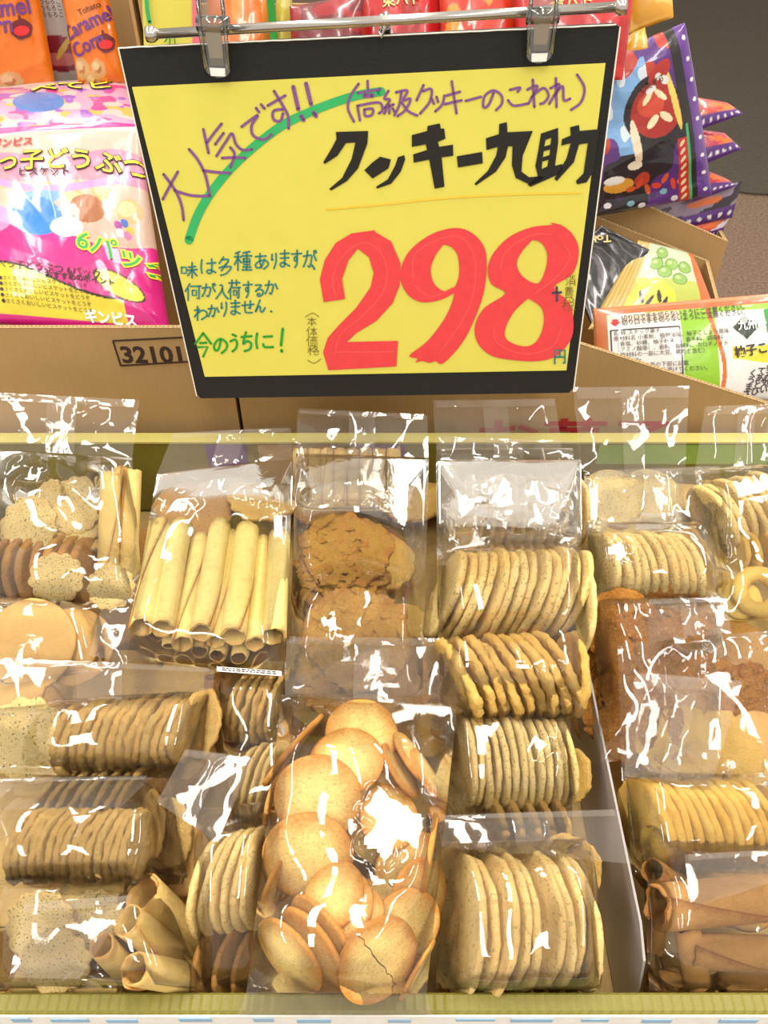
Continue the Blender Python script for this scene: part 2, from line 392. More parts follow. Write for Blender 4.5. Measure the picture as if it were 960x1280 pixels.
def disc(kind, u, v, h, rpx, nrm, label, group=None, q=0.16, spin=None):
    p = at(u, v, h); r = rpx * depth(p) / F; COUNT[0] += 1
    o = bpy.data.objects.new(NAMES[kind], variant(kind, q, COUNT[0] % 3)); COL.objects.link(o)
    n = axes(*nrm); rot = n.to_track_quat('Z', 'Y').to_matrix().to_4x4() @ Matrix.Rotation(random.random() * 6.28 if spin is None else spin, 4, 'Z')
    o.matrix_world = Matrix.Translation(p) @ rot @ Matrix.Scale(r, 4)
    return props(o, label, 'cracker' if kind == 'cracker' else 'cookie', group)
def edge_n(s, t):
    """normal of a disc seen edge on: s its lean in degrees (positive leans over to the divider), t how far it is turned to us"""
    s = math.radians(s); return (math.cos(s), -math.sin(s), t)
def row(kind, u0, v0, u1, v1, n, rpx, h, s, t, q, what, where, group, h1=None, s1=None, t1=None, jit=1.0, r1=None, rev=False):
    out = []
    for k in range(n):
        f = k / max(1, n - 1); rd = lambda a: (random.random() - 0.5) * 2 * a * jit
        hh = h + ((h1 if h1 is not None else h) - h) * f; ss = s + ((s1 if s1 is not None else s) - s) * f; tt = t + ((t1 if t1 is not None else t) - t) * f
        rr = rpx + ((r1 if r1 is not None else rpx) - rpx) * f
        idx = (n - 1 - k) if rev else k
        out.append(disc(kind, u0 + (u1 - u0) * f + rd(0.8), v0 + (v1 - v0) * f + rd(2.5), hh + rd(0.0015), rr * (1 + rd(0.03)), edge_n(ss + rd(2.5), tt + rd(0.04)),
                        '%s %s %s' % (ORD[idx], what, where), group, q))
    return out
def roll(kind, a, b, rpx, label, group=None, h=0.0, h1=None, q=None, spin=None):
    p0, p1 = at(a[0], a[1], h), at(b[0], b[1], h if h1 is None else h1)
    mid = (p0 + p1) / 2; r = rpx * depth(mid) / F; ln = round((p1 - p0).length / r, 0)
    COUNT[0] += 1
    me = variant(kind, ln, COUNT[0] % 3); o = bpy.data.objects.new(NAMES[kind], me); COL.objects.link(o)
    rot = (p1 - p0).to_track_quat('Z', 'Y').to_matrix().to_4x4() @ Matrix.Rotation(random.random() * 6.28 if spin is None else spin, 4, 'Z')
    o.matrix_world = Matrix.Translation(mid) @ rot @ Matrix.Diagonal((r, r, (p1 - p0).length / ln, 1))
    return props(o, label, 'wafer', group)

# ------------------------------------------------------------------ film bags
def blur(H):
    P = np.pad(H, 1, mode='edge')
    return (P[:-2, 1:-1] + P[2:, 1:-1] + P[1:-1, :-2] + P[1:-1, 2:] + 0.5 * (P[:-2, :-2] + P[2:, 2:] + P[:-2, 2:] + P[2:, :-2])) / 6
def world_verts(o):
    me = o.data; a = np.empty(len(me.vertices) * 3, np.float32); me.vertices.foreach_get('co', a)
    a = a.reshape(-1, 3); m = np.array(o.matrix_world); return a @ m[:3, :3].T + m[:3, 3]
def bilin(C, S, T):
    """C = TL, TR, BR, BL; S across, T upward"""
    tl, tr, br, bl = [np.array(c) for c in C]
    S = S[..., None]; T = T[..., None]
    return (bl * (1 - S) + br * S) * (1 - T) + (tl * (1 - S) + tr * S) * T
def frame(C):
    tl, tr, br, bl = [Vector(c) for c in C]
    ex = ((tr - tl) + (br - bl)).normalized(); ey = ((tl - bl) + (tr - br)); nz = ex.cross(ey).normalized()
    return nz, ((tr - tl).length + (br - bl).length) / 2, ((tl - bl).length + (tr - br).length) / 2
def film_grid(nx, ny):
    t, s = np.meshgrid(np.linspace(0, 1, ny), np.linspace(0, 1, nx), indexing='ij'); return s, t
def sheet(name, C, amp, seed, parent, mat, res=0.0022, sc=1.0, curl=0.0, label=None, lift=0.0, edgeamp=0.35):
    nz, wd, ln = frame(C); nx, ny = max(4, int(wd / res)), max(4, int(ln / res)); s, t = film_grid(nx, ny)
    B = bilin(C, s, t); H = crumple(s * wd, t * ln, amp, seed, sc)
    env = edgeamp + (1 - edgeamp) * np.minimum(1, 6 * np.minimum(np.minimum(s, 1 - s), np.minimum(t, 1 - t)))
    H = H * env + curl * t * t + lift
    me = mesh((B + H[..., None] * np.array(nz)).reshape(-1, 3), grid_faces(nx, ny))
    o = link(name, me, parent, mat)
    if label: o['label'] = label
    return o
def film_bag(label, corners, contents, flap=None, seed=1, amp=0.006, group='clear film bags of cookies in the tray', clear=0.0012, tail=None, sc=1.0, res=0.0022, iters=70, strip=True, under=0.004, mat='film', tag=None, glint=()):
    """clear pillow bag: the upper sheet lies taut over what is inside, the lower one under it; contents keep their own places"""
    C = [at(*c) for c in corners]; nz, wd, ln = frame(C)
    nx, ny = int(wd / res), int(ln / res); s, t = film_grid(nx, ny); B = bilin(C, s, t)
    tl, tr, br, bl = [np.array(c) for c in C]; N = np.array(nz)
    A = np.stack([((tr - tl) + (br - bl)) / 2, ((tl - bl) + (tr - br)) / 2, N], 1); Ai = np.linalg.inv(A); c0 = (tl + tr + br + bl) / 4
    top = np.full((ny, nx), -1.0); bot = np.full((ny, nx), 1.0)
    for o in contents:
        q = (world_verts(o) - c0) @ Ai.T
        i = np.round((q[:, 0] + 0.5) * (nx - 1)).astype(int); j = np.round((q[:, 1] + 0.5) * (ny - 1)).astype(int)
        i = np.clip(i, 1, nx - 2); j = np.clip(j, 1, ny - 2)
        dev = ((B[j, i] - c0) @ N)
        np.maximum.at(top, (j, i), q[:, 2] - dev); np.minimum.at(bot, (j, i), q[:, 2] - dev)
    for _ in range(4):
        P = np.pad(top, 1, mode='edge'); top = np.max([P[a:a + ny, b:b + nx] for a in range(3) for b in range(3)], 0)
    bot = np.maximum(bot, -0.03)
    ease = np.minimum(1, 7 * np.minimum(np.minimum(s, 1 - s), np.minimum(t, 1 - t)))
    H = np.where(top > -0.5, np.maximum(top, 0) + clear, 0.0); need = H.copy(); H = H * 1.0
    base = under * np.sqrt(np.clip(4 * s * (1 - s), 0, 1)) * np.sqrt(np.clip(4 * t * (1 - t), 0, 1))
    H = np.maximum(H, base)
    for _ in range(iters):
        H = np.maximum(need * np.minimum(1, ease * 3), blur(H)); H[0, :] = H[-1, :] = 0; H[:, 0] = H[:, -1] = 0
    for _ in range(8): H = blur(H)
    H = H + 0.0012 * ease
    H += (crumple(s * wd, t * ln, amp, seed, sc) + amp * 0.25) * ease * np.where(top > -0.5, 0.42, 1.0)
    # flat facets added for glints, each tilted to mirror a tube to the eye
    ex_ = np.array(((C[1] - C[0]) + (C[2] - C[3])).normalized()); ey_ = np.cross(N, ex_); eye = np.array((0, 0, CAMZ))
    for (gu, gv, gr) in glint:
        Pw = B + H[..., None] * N; rel = Pw - eye; dd = rel @ np.array(-TOW); pu = 480 + F * (rel @ np.array(RGT)) / dd; pv = 640 - F * (rel @ np.array(UPV)) / dd
        j0, i0 = np.unravel_index(np.argmin((pu - gu) ** 2 + (pv - gv) ** 2), pu.shape); P0 = Pw[j0, i0]; vd = (eye - P0) / np.linalg.norm(eye - P0); best = None
        for tb in TUBES:
            ld = np.array(tb) - P0; ld /= np.linalg.norm(ld); hn = vd + ld; hn /= np.linalg.norm(hn); gx, gy = -(hn @ ex_) / (hn @ N), -(hn @ ey_) / (hn @ N)
            if best is None or gx * gx + gy * gy < best[0] ** 2 + best[1] ** 2: best = (gx, gy)
        X, Y = (B - P0) @ ex_, (B - P0) @ ey_; rad = gr * dd[j0, i0] / F; th = np.arctan2(Y, X)
        sh = 0.55 + 0.45 * np.abs(np.sin(th * 1.5 + seed)) + 0.25 * np.abs(np.sin(th * 3.5 + seed * 2.1))
        m = np.clip((rad * sh - np.hypot(X, Y)) / (0.12 * rad), 0, 1) * np.minimum(1, ease * 2); pl = H[j0, i0] + best[0] * X + best[1] * Y + 0.0006 * facet(X, Y, 0.018, seed + 9)
        lift = max(0.0, float(np.max(np.where((m > 0.5) & (need > 0), need - pl, -1)))); lift = min(lift, 0.010)
        H = H * (1 - m) + (pl + lift) * m
    free = blur(blur(blur(np.where(top > -0.5, 0.0, 1.0)))) * ease
    H += free * (crumple(s * wd, t * ln, 0.0034, seed + 90, 0.5) + 0.0015)
    # pleats gathered toward the sealed top
    H += ease * 0.0035 * np.exp(-((1 - t) / 0.16) ** 2) * (np.abs(((s * 7 + 0.7 * soft(s, t, 0.3, seed) * 2) % 1) - 0.5) - 0.25)
    H[0, :] = H[-1, :] = 0; H[:, 0] = H[:, -1] = 0
    L = np.where(bot < 0.5, np.minimum(bot, 0) - 0.001, 0.0)
    for _ in range(30):
        L = np.minimum(L, blur(L)) * 0.5 + blur(L) * 0.5; L[0, :] = L[-1, :] = 0; L[:, 0] = L[:, -1] = 0
    L = np.minimum(L - 0.001 * ease, H - 0.0005)
    me = mesh(np.concatenate([(B + H[..., None] * N).reshape(-1, 3), (B + L[..., None] * N).reshape(-1, 3)]), grid_faces(nx, ny) + grid_faces(nx, ny, nx * ny, True))
    root = thing('cookie_bag', tuple((C[2] + C[3]) / 2), label, 'bag', group)
    link('film', me, root, M[mat])
    if flap:
        Cf = [at(*c) for c in flap[:4]]
        sheet('seal_flap', Cf, flap[4] if len(flap) > 4 else 0.008, seed + 40, root, M['flap'], sc=sc * 0.8)
        def sub(s0, s1, t0, t1):
            S = np.array([s0, s1, s1, s0]); T = np.array([t1, t1, t0, t0]); return [Vector(p) for p in bilin(Cf, S, T)]
        nzf = frame(Cf)[0]
        sheet('seal_band', [p + nzf * 0.0035 for p in sub(0.02, 0.98, 0.86, 0.99)], 0.003, seed + 41, root, M['seal'], sc=0.5)
        if strip: sheet('back_seam', [p + nzf * 0.003 for p in sub(0.40, 0.60, 0.0, 0.98)], 0.005, seed + 42, root, M['seal'], sc=0.7)
    if tail:
        Ct = [at(*c) for c in tail]; sheet('tail_flap', Ct, 0.004, seed + 60, root, M['flap'], sc=0.8)
    if tag:
        Cg = [at(*c) for c in tag]; g = sheet('product_label', Cg, 0.0, 3, root, M['label_white'], res=0.004)
        g['label'] = 'white printed sticker with rows of tiny text'
        nzg, wg, lg = frame(Cg); vf = []
        ex = (Cg[1] - Cg[0]).normalized(); ey = (Cg[0] - Cg[3]).normalized()
        for k in range(2):
            x = 0.004
            while x < wg - 0.006:
                l = 0.001 + random.random() * 0.003
                c = Cg[3] + ex * (x + l / 2) + ey * (lg * (0.3 + 0.4 * k)) + nzg * 0.0006; vf.append(box_vf(c, ex * l / 2, ey * lg * 0.1, nzg * 0.0001)); x += l + 0.0008
        link('print_line', mesh(*join(*vf), smooth=False), g, M['print_dark'])['kind'] = 'stuff'
    return root

# ------------------------------------------------------------------ flat writing
def smooth_line(P, n=5):
    if len(P) < 3: return P
    out = []; Q = [P[0]] + list(P) + [P[-1]]
    for i in range(1, len(Q) - 2):
        a, b, c, d = [Vector(q) for q in Q[i - 1:i + 3]]
        for k in range(n):
            t = k / n; out.append(tuple(0.5 * ((2 * b) + (c - a) * t + (2 * a - 5 * b + 4 * c - d) * t * t + (3 * b - a - 3 * c + d) * t ** 3)))
    out.append(tuple(P[-1])); return out
def stroke_2d(P, w0, curve=True):
    """list of convex polygons (2D) of a pen stroke w0 wide with rounded ends"""
    P = smooth_line(P) if curve else P; polys = []
    pts = [Vector(p) for p in P]; L, R = [], []
    for k, p in enumerate(pts):
        d = (pts[min(k + 1, len(pts) - 1)] - pts[max(0, k - 1)])
        if d.length < 1e-6: d = Vector((1, 0))
        d.normalize(); nn = Vector((-d.y, d.x)) * w0 / 2; L.append(p + nn); R.append(p - nn)
    for k in range(len(pts) - 1): polys.append([L[k], L[k + 1], R[k + 1], R[k]])
    for p in (pts[0], pts[-1]):
        polys.append([p + Vector((math.cos(a), math.sin(a))) * w0 / 2 for a in [i * math.pi / 5 for i in range(10)]])
    return polys
HB = {
 '味': [[(0,3),(0,7),(3,7),(3,3),(0,3)],[(4.5,3),(9,2.5)],[(4,5),(10,4.5)],[(6.8,0),(6.8,10)],[(6.5,5),(4,8.5)],[(7,5),(9.8,8.5)]],
 'は': [[(1,.5),(.5,5),(1,9.5)],[(4,3),(9.5,2.5)],[(7,0),(7,8.5),(5,9.5),(4,8),(6,7.3),(9.5,9)]],
 '多': [[(4,0),(1,3.5)],[(3,1.5),(7.5,1.5),(5,4.5),(1,6)],[(6,4),(2.5,7.5)],[(5,5.5),(9.5,5.5),(6,9),(2,10)]],
 '種': [[(3,.3),(.5,1.3)],[(0,3),(4,3)],[(2,1),(2,10)],[(2,3.5),(0,7)],[(2,4),(4,6)],[(9,.3),(5,1)],[(4.5,2.5),(10,2.5)],[(5.3,4),(5.3,7),(9,7),(9,4),(5.3,4)],[(5.3,5.5),(9,5.5)],[(7.2,.8),(7.2,9.7)],[(5,8.3),(9.5,8.3)],[(4.5,9.8),(10,9.8)]],
 'あ': [[(1,2),(8,1.5)],[(4,0),(4,5),(5,9)],[(7,3.5),(5,8),(2,9),(1,7),(4,4.5),(8,4.5),(9.5,7),(6.5,9.7)]],
 'り': [[(2.5,1),(2,4.5),(3.3,4)],[(7.5,.5),(7.8,5),(5,9.7)]],
 'ま': [[(1.5,2),(8.5,1.7)],[(1.8,4.5),(8.2,4.2)],[(5,0),(5,8),(3.5,9.5),(1.5,8.3),(3.5,7),(8.8,9)]],
 'す': [[(.5,2.2),(9.5,1.8)],[(5.5,0),(5.5,5),(4,6.2),(2.8,4.8),(4.3,3.6),(5.6,5),(5.3,7.8),(3.5,9.8)]],
 'か': [[(.5,3),(6,2.5),(6.3,5),(5,9),(3.8,8.5)],[(3.5,0),(2.5,5),(.5,9)],[(8,2),(9.8,5.5)]],
 '何': [[(2.8,0),(0,4.5)],[(1.8,3),(1.8,10)],[(3.5,1.5),(10,1.3)],[(4.5,4),(4.5,7),(7,7),(7,4),(4.5,4)],[(8.7,1.5),(8.7,9.3),(7.5,8.8)]],
 '入': [[(3.5,.5),(5.2,.8),(5,4),(0,9.8)],[(5,3),(7,7),(10,9.8)]],
 '荷': [[(.5,1.5),(9.5,1.3)],[(3,0),(3,2.7)],[(6.8,0),(6.8,2.6)],[(2.8,3),(0,6.5)],[(1.8,5),(1.8,10)],[(3.5,4),(10,3.9)],[(4.5,5.5),(4.5,8),(7,8),(7,5.5),(4.5,5.5)],[(8.7,4),(8.7,9.6),(7.5,9.2)]],
 'る': [[(2,1),(7.5,1),(2,6),(5,4.4),(8.5,5),(9,7.5),(6.5,9.7),(4,9.5),(4,7.8),(6,8)]],
 'わ': [[(2.5,0),(2.5,10)],[(.5,2.8),(3.8,2.3),(.3,7.5)],[(2.5,5),(6,2.8),(9,4),(9,7),(5.5,9.5)]],
 'せ': [[(.3,3.8),(9.8,3)],[(7,.5),(7,5.8),(5.8,5.3)],[(2.8,1),(2.8,7.5),(4,9),(8.5,9)]],
 'ん': [[(5,0),(.8,9.5),(3.5,5.2),(5.3,5.5),(5.6,8.5),(7.3,9.4),(9.8,6)]],
 '今': [[(5,0),(0,4.5)],[(5,0),(10,4.5)],[(3,4.2),(7,4.1)],[(2,6),(7.8,5.9),(5,10)]],
 'の': [[(5.3,2),(4,7),(1.8,8),(.8,5.5),(3,2.3),(6,1.5),(9.3,4),(9,7),(6,9.5)]],
 'う': [[(3.5,0),(7,1)],[(1.5,4),(6,3),(8,5),(7,8),(3.5,10)]],
 'ち': [[(1,2.5),(9,2)],[(4.5,0),(2.3,6),(5.5,4.6),(8.8,6),(7.5,8.8),(3.5,9.8)]],
 'に': [[(1,.5),(.5,5),(1,9.5)],[(4.5,2.5),(9,2.2)],[(4.3,7),(5,8.8),(9.5,8.8)]],
 '本': [[(.5,2.5),(9.5,2.5)],[(5,0),(5,10)],[(5,2.5),(.5,8)],[(5,2.5),(9.5,8)],[(3,7.5),(7,7.5)]],
 '価': [[(2.8,0),(0,4.5)],[(1.8,3),(1.8,10)],[(3.5,1),(10,1)],[(4,3.5),(4,9.5),(9.5,9.5),(9.5,3.5),(4,3.5)],[(5.8,1),(5.8,9.5)],[(7.8,1),(7.8,9.5)]],
 '格': [[(0,3),(4.5,3)],[(2.2,0),(2.2,10)],[(2.2,3.5),(0,7)],[(2.4,4),(4.3,6)],[(6.5,0),(4.8,3)],[(6,1.3),(9,1.3),(7.5,4),(4.8,6)],[(6.3,2.5),(10,6)],[(5.8,6.3),(5.8,9.6),(9,9.6),(9,6.3),(5.8,6.3)]],
 '円': [[(1,10),(1,.8),(9,.8),(9,10),(7.8,9.5)],[(5,.8),(5,5.5)],[(1,5.5),(9,5.5)]],
 '消': [[(.5,1),(1.8,2)],[(0,4),(1.3,5)],[(0,9.5),(2,6.5)],[(6.5,0),(6.5,3.5)],[(4,.8),(4.8,2.5)],[(9,.5),(8,2.5)],[(4,10),(4,4),(9.3,4),(9.3,9.8)],[(4,6),(9.3,6)],[(4,8),(9.3,8)]],
 '費': [[(2,.8),(8,.8),(8,2),(2,2),(2,3.4),(8.5,3.4),(8,4.5)],[(4,0),(4,3.5),(2.5,5)],[(6,0),(6,4.8)],[(2.5,5.2),(2.5,8.6),(7.5,8.6),(7.5,5.2),(2.5,5.2)],[(2.5,6.8),(7.5,6.8)],[(3.5,8.7),(1.5,10)],[(6.5,8.7),(8.5,10)]],
 '税': [[(3.5,.3),(.8,1.3)],[(0,3),(4.3,3)],[(2.2,1),(2.2,10)],[(2.2,3.5),(0,7)],[(2.4,4),(4.2,6)],[(5.5,.3),(6.3,1.8)],[(9,.2),(8,1.8)],[(5.3,2.5),(5.3,5),(9,5),(9,2.5),(5.3,2.5)],[(6.3,5),(6,8),(4.3,10)],[(7.8,5),(7.8,9.2),(10,9.2),(10,8)]],
}
HB['が'] = HB['か'] + [[(8,0),(8.6,1.3)],[(9.2,-.4),(9.9,.9)]]
HB['体'] = [[(2.8,0),(0,4.5)],[(1.8,3),(1.8,10)]] + [[(3.5 + x * .65, y) for x, y in s] for s in HB['本']]
STRAIGHT = set('味種何荷本体価格円消費税今')
SIGN_U = lambda c, s, x, y: (c[0] + x / s, c[1] + y / s)

# ------------------------------------------------------------------ text of printed matter
def text_vf(body, size, bold=0.0, shear=0.0):
    c = bpy.data.curves.new('t', 'FONT'); c.body = body; c.size = size; c.offset = bold; c.shear = shear; c.resolution_u = 3; c.fill_mode = 'FRONT'
    o = bpy.data.objects.new('t', c); me = bpy.data.meshes.new_from_object(o)
    V = [Vector(v.co) for v in me.vertices]; Fc = [tuple(p.vertices) for p in me.polygons]
    bpy.data.objects.remove(o); bpy.data.curves.remove(c); bpy.data.meshes.remove(me)
    return V, Fc
def split_long(V, Fc, mx):
    V = list(V); done = []; todo = []
    for f in Fc: todo += [(f[0], f[i], f[i + 1]) for i in range(1, len(f) - 1)]
    mid = {}; g = 0
    while todo and g < 60000:
        g += 1; a, b, c = todo.pop(); e = [((V[a] - V[b]).length, a, b, c), ((V[b] - V[c]).length, b, c, a), ((V[c] - V[a]).length, c, a, b)]
        l, p, q, r = max(e)
        if l < mx: done.append((a, b, c)); continue
        k = (min(p, q), max(p, q))
        if k not in mid: V.append((V[p] + V[q]) / 2); mid[k] = len(V) - 1
        m = mid[k]; todo += [(p, m, r), (m, q, r)]
    return V, done
def vcol_mat(name, rough, coat=0.5):
    t = NT(name); a = t.n('Attribute', attribute_name='ink').outputs['Color']
    obj = t.n('TexCoord').outputs['Object']; nz = t.n('TexNoise', i_Vector=obj, i_Scale=60.0, i_Detail=2.0).outputs[0]
    b = t.n('Bump', i_Height=nz, i_Strength=1.0, i_Distance=0.0008)
    p = t.n('BsdfPrincipled', i_Base_Color=a, i_Roughness=rough, i_Normal=b.outputs[0]); p.inputs['Coat Weight'].default_value = coat; p.inputs['Coat Roughness'].default_value = 0.06
    return t.end(p.outputs[0])
M['printed'] = vcol_mat('printed_film', 0.3)
class Pack:
    """printed pillow pack: dense sheet coloured point by point, writing laid on it"""
    def __init__(s, name, C, paint, label, group=None, puff=0.02, amp=0.006, seed=3, res=0.0016, power=0.5, fins=True, sc=1.0, thick=None):
        s.C = C; s.nz, s.w, s.l = frame(C); s.nx, s.ny = max(8, int(s.w / res)), max(8, int(s.l / res))
        S, T = film_grid(s.nx, s.ny); B = bilin(C, S, T)
        env = np.clip(4 * S * (1 - S), 0, 1) ** power * np.clip(4 * T * (1 - T), 0, 1) ** power
        H = puff * env + crumple(S * s.w, T * s.l, amp, seed, sc) * np.minimum(1, 9 * np.minimum(np.minimum(S, 1 - S), np.minimum(T, 1 - T)))
        s.G = B + H[..., None] * np.array(s.nz)
        th = puff * 0.7 if thick is None else thick
        Bk = B - (th * env)[..., None] * np.array(s.nz)
        col = np.zeros((s.ny, s.nx, 4), np.float32); col[..., 3] = 1
        paint(S, T, col); col[..., :3] = np.clip(col[..., :3] * 0.66, 0, 1)
        me = mesh(np.concatenate([s.G.reshape(-1, 3), Bk.reshape(-1, 3)]), grid_faces(s.nx, s.ny) + grid_faces(s.nx, s.ny, s.nx * s.ny, True))
        a = me.attributes.new('ink', 'FLOAT_COLOR', 'POINT'); a.data.foreach_set('color', np.concatenate([col.reshape(-1), col.reshape(-1)]))
        s.root = thing(name, tuple((Vector(C[2]) + Vector(C[3])) / 2), label, 'bag', group)
        s.body = link('printed_film', me, s.root, M['printed'])
    def pos(s, a, b, off):
        x = min(max(a, 0), 1) * (s.nx - 1); y = min(max(b, 0), 1) * (s.ny - 1); i, j = min(int(x), s.nx - 2), min(int(y), s.ny - 2); fx, fy = x - i, y - j
        p = s.G[j, i] * (1 - fx) * (1 - fy) + s.G[j, i + 1] * fx * (1 - fy) + s.G[j + 1, i] * (1 - fx) * fy + s.G[j + 1, i + 1] * fx * fy
        return Vector(p) + s.nz * off
    def write(s, body, a, b, hgt, mat, ang=0.0, off=0.0010, bold=0.0, wide=1.0, name='lettering', arc=0.0, center=False):
        V, Fc = text_vf(body, 1.0, bold)
        if not V: return
        if center:
            mx = (max(v.x for v in V)) / 2; V = [Vector((v.x - mx, v.y, 0)) for v in V]
        V, Fc = split_long(V, Fc, 0.25)
        ca, sa = math.cos(ang), math.sin(ang); out = []
        for v in V:
            x, y = v.x * hgt * wide, (v.y + arc * math.sin(v.x * 0.6)) * hgt; x, y = x * ca - y * sa, x * sa + y * ca
            out.append(s.pos(a + x / s.w, b + y / s.l, off))
        return link(name, mesh(out, Fc, False), s.body, M[mat])
    def patch(s, pts, mat, off=0.0008, name='emblem'):
        tri = geometry.tessellate_polygon([[Vector((p[0] * s.w, p[1] * s.l, 0)) for p in pts]])
        V, Fc = split_long([Vector((p[0] * s.w, p[1] * s.l, 0)) for p in pts], [tuple(t) for t in tri], 0.006)
        return link(name, mesh([s.pos(v.x / s.w, v.y / s.l, off) for v in V], Fc, False), s.body, M[mat])
def setc(col, mask, c, soft_=1.0):
    m = np.clip(mask.astype(np.float32), 0, 1)[..., None] * soft_; col[..., :3] = col[..., :3] * (1 - m) + np.array(c[:3], np.float32) * m
def ell(S, T, a, b, ra, rb, ang=0.0):
    x, y = S - a, T - b; c, s_ = math.cos(ang), math.sin(ang); x, y = x * c + y * s_, -x * s_ + y * c
    return (x / ra) ** 2 + (y / rb) ** 2 < 1
def oval(a, b, ra, rb, n=24, wob=0.0, k=5):
    return [(a + ra * (1 + wob * math.sin(k * t)) * math.cos(t), b + rb * (1 + wob * math.sin(k * t)) * math.sin(t)) for t in [2 * math.pi * i / n for i in range(n)]]

# ================================================================== THE SETTING
def struct(name, vf, mat, smooth=False):
    o = link(name, mesh(*vf, smooth=smooth), None, mat); o['kind'] = 'structure'; return o
struct('floor', box_vf((0, 2.6, -0.01), (4, 0, 0), (0, 4.6, 0), (0, 0, 0.01)), M['floor'])
struct('wall_rear', box_vf((0, 7.1, 1.5), (4, 0, 0), (0, 0.05, 0), (0, 0, 1.5)), plain('store_wall', rgb(216, 208, 194), 0.8))
pts = []
for i in range(40):
    a = math.pi + math.pi / 2 * i / 39; pts.append((1.15 + 0.25 + 0.25 * math.cos(a), 2.98 + 0.25 + 0.25 * math.sin(a), 0.0005))
mp_ = [Vector(p) for p in pts] + [Vector((3.6, 2.98, 0.0005)), Vector((3.6, 6.4, 0.0005)), Vector((1.15, 6.4, 0.0005))]
o = link('floor_mat', mesh(*prism(mp_, (0, 0, 0.008)), smooth=False), None, M['mat']); props(o, 'dark grey floor mat with a rounded corner lying on the brown floor', 'mat')

TB = RIM - 0.105                     # table top level
t = thing('display_table', (0, 0.6, 0), 'wooden display table under the cookie tray and the cardboard boxes', 'table')
link('tabletop', mesh(*box_vf((-0.085, 0.69, TB - 0.015), (0.515, 0, 0), (0, 0.57, 0), (0, 0, 0.015)), smooth=False), t, M['trayin'])
for sx in (-1, 1):
    for yy in (0.2, 1.22):
        link('leg', mesh(*box_vf((0.48 * sx - 0.085, yy, (TB - 0.03) / 2), (0.02, 0, 0), (0, 0.02, 0), (0, 0, (TB - 0.03) / 2)), smooth=False), t, M['trayin'])

# ------------------------------------------------------------------ the tray
TY0, TY1, TX = 0.1435, 0.673, 0.43
tray = thing('cookie_tray', (0, 0.4, TB), 'wide olive-yellow cardboard tray filled with clear bags of cookies', 'tray')
link('tray_bottom', mesh(*box_vf((0, (TY0 + TY1) / 2, TB + 0.002), (TX, 0, 0), (0, (TY1 - TY0) / 2 - 0.001, 0), (0, 0, 0.0015)), smooth=False), tray, M['trayin'])
# front wall: folded-over rim, ribbed by the fluting
nx = 420; V = []
for j, (yy, zz) in enumerate(((TY0, RIM - 0.095), (TY0, RIM - 0.0015), (TY0 + 0.002, RIM), (TY0 + 0.0105, RIM), (TY0 + 0.012, RIM - 0.0015), (TY0 + 0.012, RIM - 0.095))):
    for i in range(nx):
        rib = 0.0004 * math.sin(i * 2.1) if j in (2, 3) else 0.0
        V.append((-TX + 2 * TX * i / (nx - 1), yy, zz + rib))
link('front_panel', mesh(V, grid_faces(nx, 6), False), tray, M['olive'])
link('front_print_band', mesh(*box_vf((0, TY0 - 0.0008, RIM - 0.05), (TX, 0, 0), (0, 0.0005, 0), (0, 0, 0.0495)), smooth=False), tray, M['label_white'])
random.seed(3); bl = []
x = -0.3
while x < 0.3:
    l = 0.006 + random.random() * 0.02; bl.append(box_vf((x, TY0 - 0.0016, RIM - 0.006 - random.random() * 0.003), (l / 2, 0, 0), (0, 0.0003, 0), (0, 0, 0.002 + random.random() * 0.002))); x += l + 0.004 + random.random() * 0.03
link('blue_print_marking', mesh(*join(*bl), smooth=False), tray, ink('tray_blue', rgb(150, 186, 214)))['kind'] = 'stuff'
# rear wall with its coloured print
link('rear_panel', mesh(*box_vf((0, TY1 + 0.006, RIM - 0.05), (TX, 0, 0), (0, 0.006, 0), (0, 0, 0.05)), smooth=False), tray, M['olive'])
link('rear_rim', mesh(*box_vf((0, TY1 + 0.005, RIM + 0.0012), (TX, 0, 0), (0, 0.0075, 0), (0, 0, 0.0012)), smooth=False), tray, M['olivelight'])
def rear_patch(u0, u1, v0, v1, mat, name='rear_print'):
    a, b = aty(u0, v0, TY1 - 0.0006), aty(u1, v1, TY1 - 0.0006)
    zt = min(a.z, RIM - 0.0005); return link(name, mesh(*box_vf(((a.x + b.x) / 2, TY1 - 0.0004, (zt + b.z) / 2), ((b.x - a.x) / 2, 0, 0), (0, 0.0004, 0), (0, 0, (zt - b.z) / 2)), smooth=False), tray, mat)
rear_patch(750, 958, 556, 580, M['green'])
rear_patch(256, 312, 556, 588, M['purple'])
rear_patch(440, 506, 556, 572, M['purple'])
rear_patch(322, 420, 556, 590, M['trayin'])
for sx in (-1, 1):
    link('side_panel', mesh(*box_vf((sx * TX, (TY0 + TY1) / 2, RIM - 0.05), (0.004, 0, 0), (0, (TY1 - TY0) / 2, 0), (0, 0, 0.05)), smooth=False), tray, M['olive'])
# divider standing across the tray, its front corner cut off
DX = 0.165
poly = [(DX, TY0 + 0.014, TB + 0.006), (DX, TY1 - 0.004, TB + 0.006), (DX, TY1 - 0.004, RIM - 0.004), (DX, 0.196, RIM - 0.001), (DX, 0.176, RIM - 0.010), (DX, TY0 + 0.014, RIM - 0.062)]
o = link('tray_divider', mesh(*prism(poly, (0.0016, 0, 0)), smooth=False), None, M['divider'])
props(o, 'thin grey divider sheet with a cut corner standing in the cookie tray', 'divider')

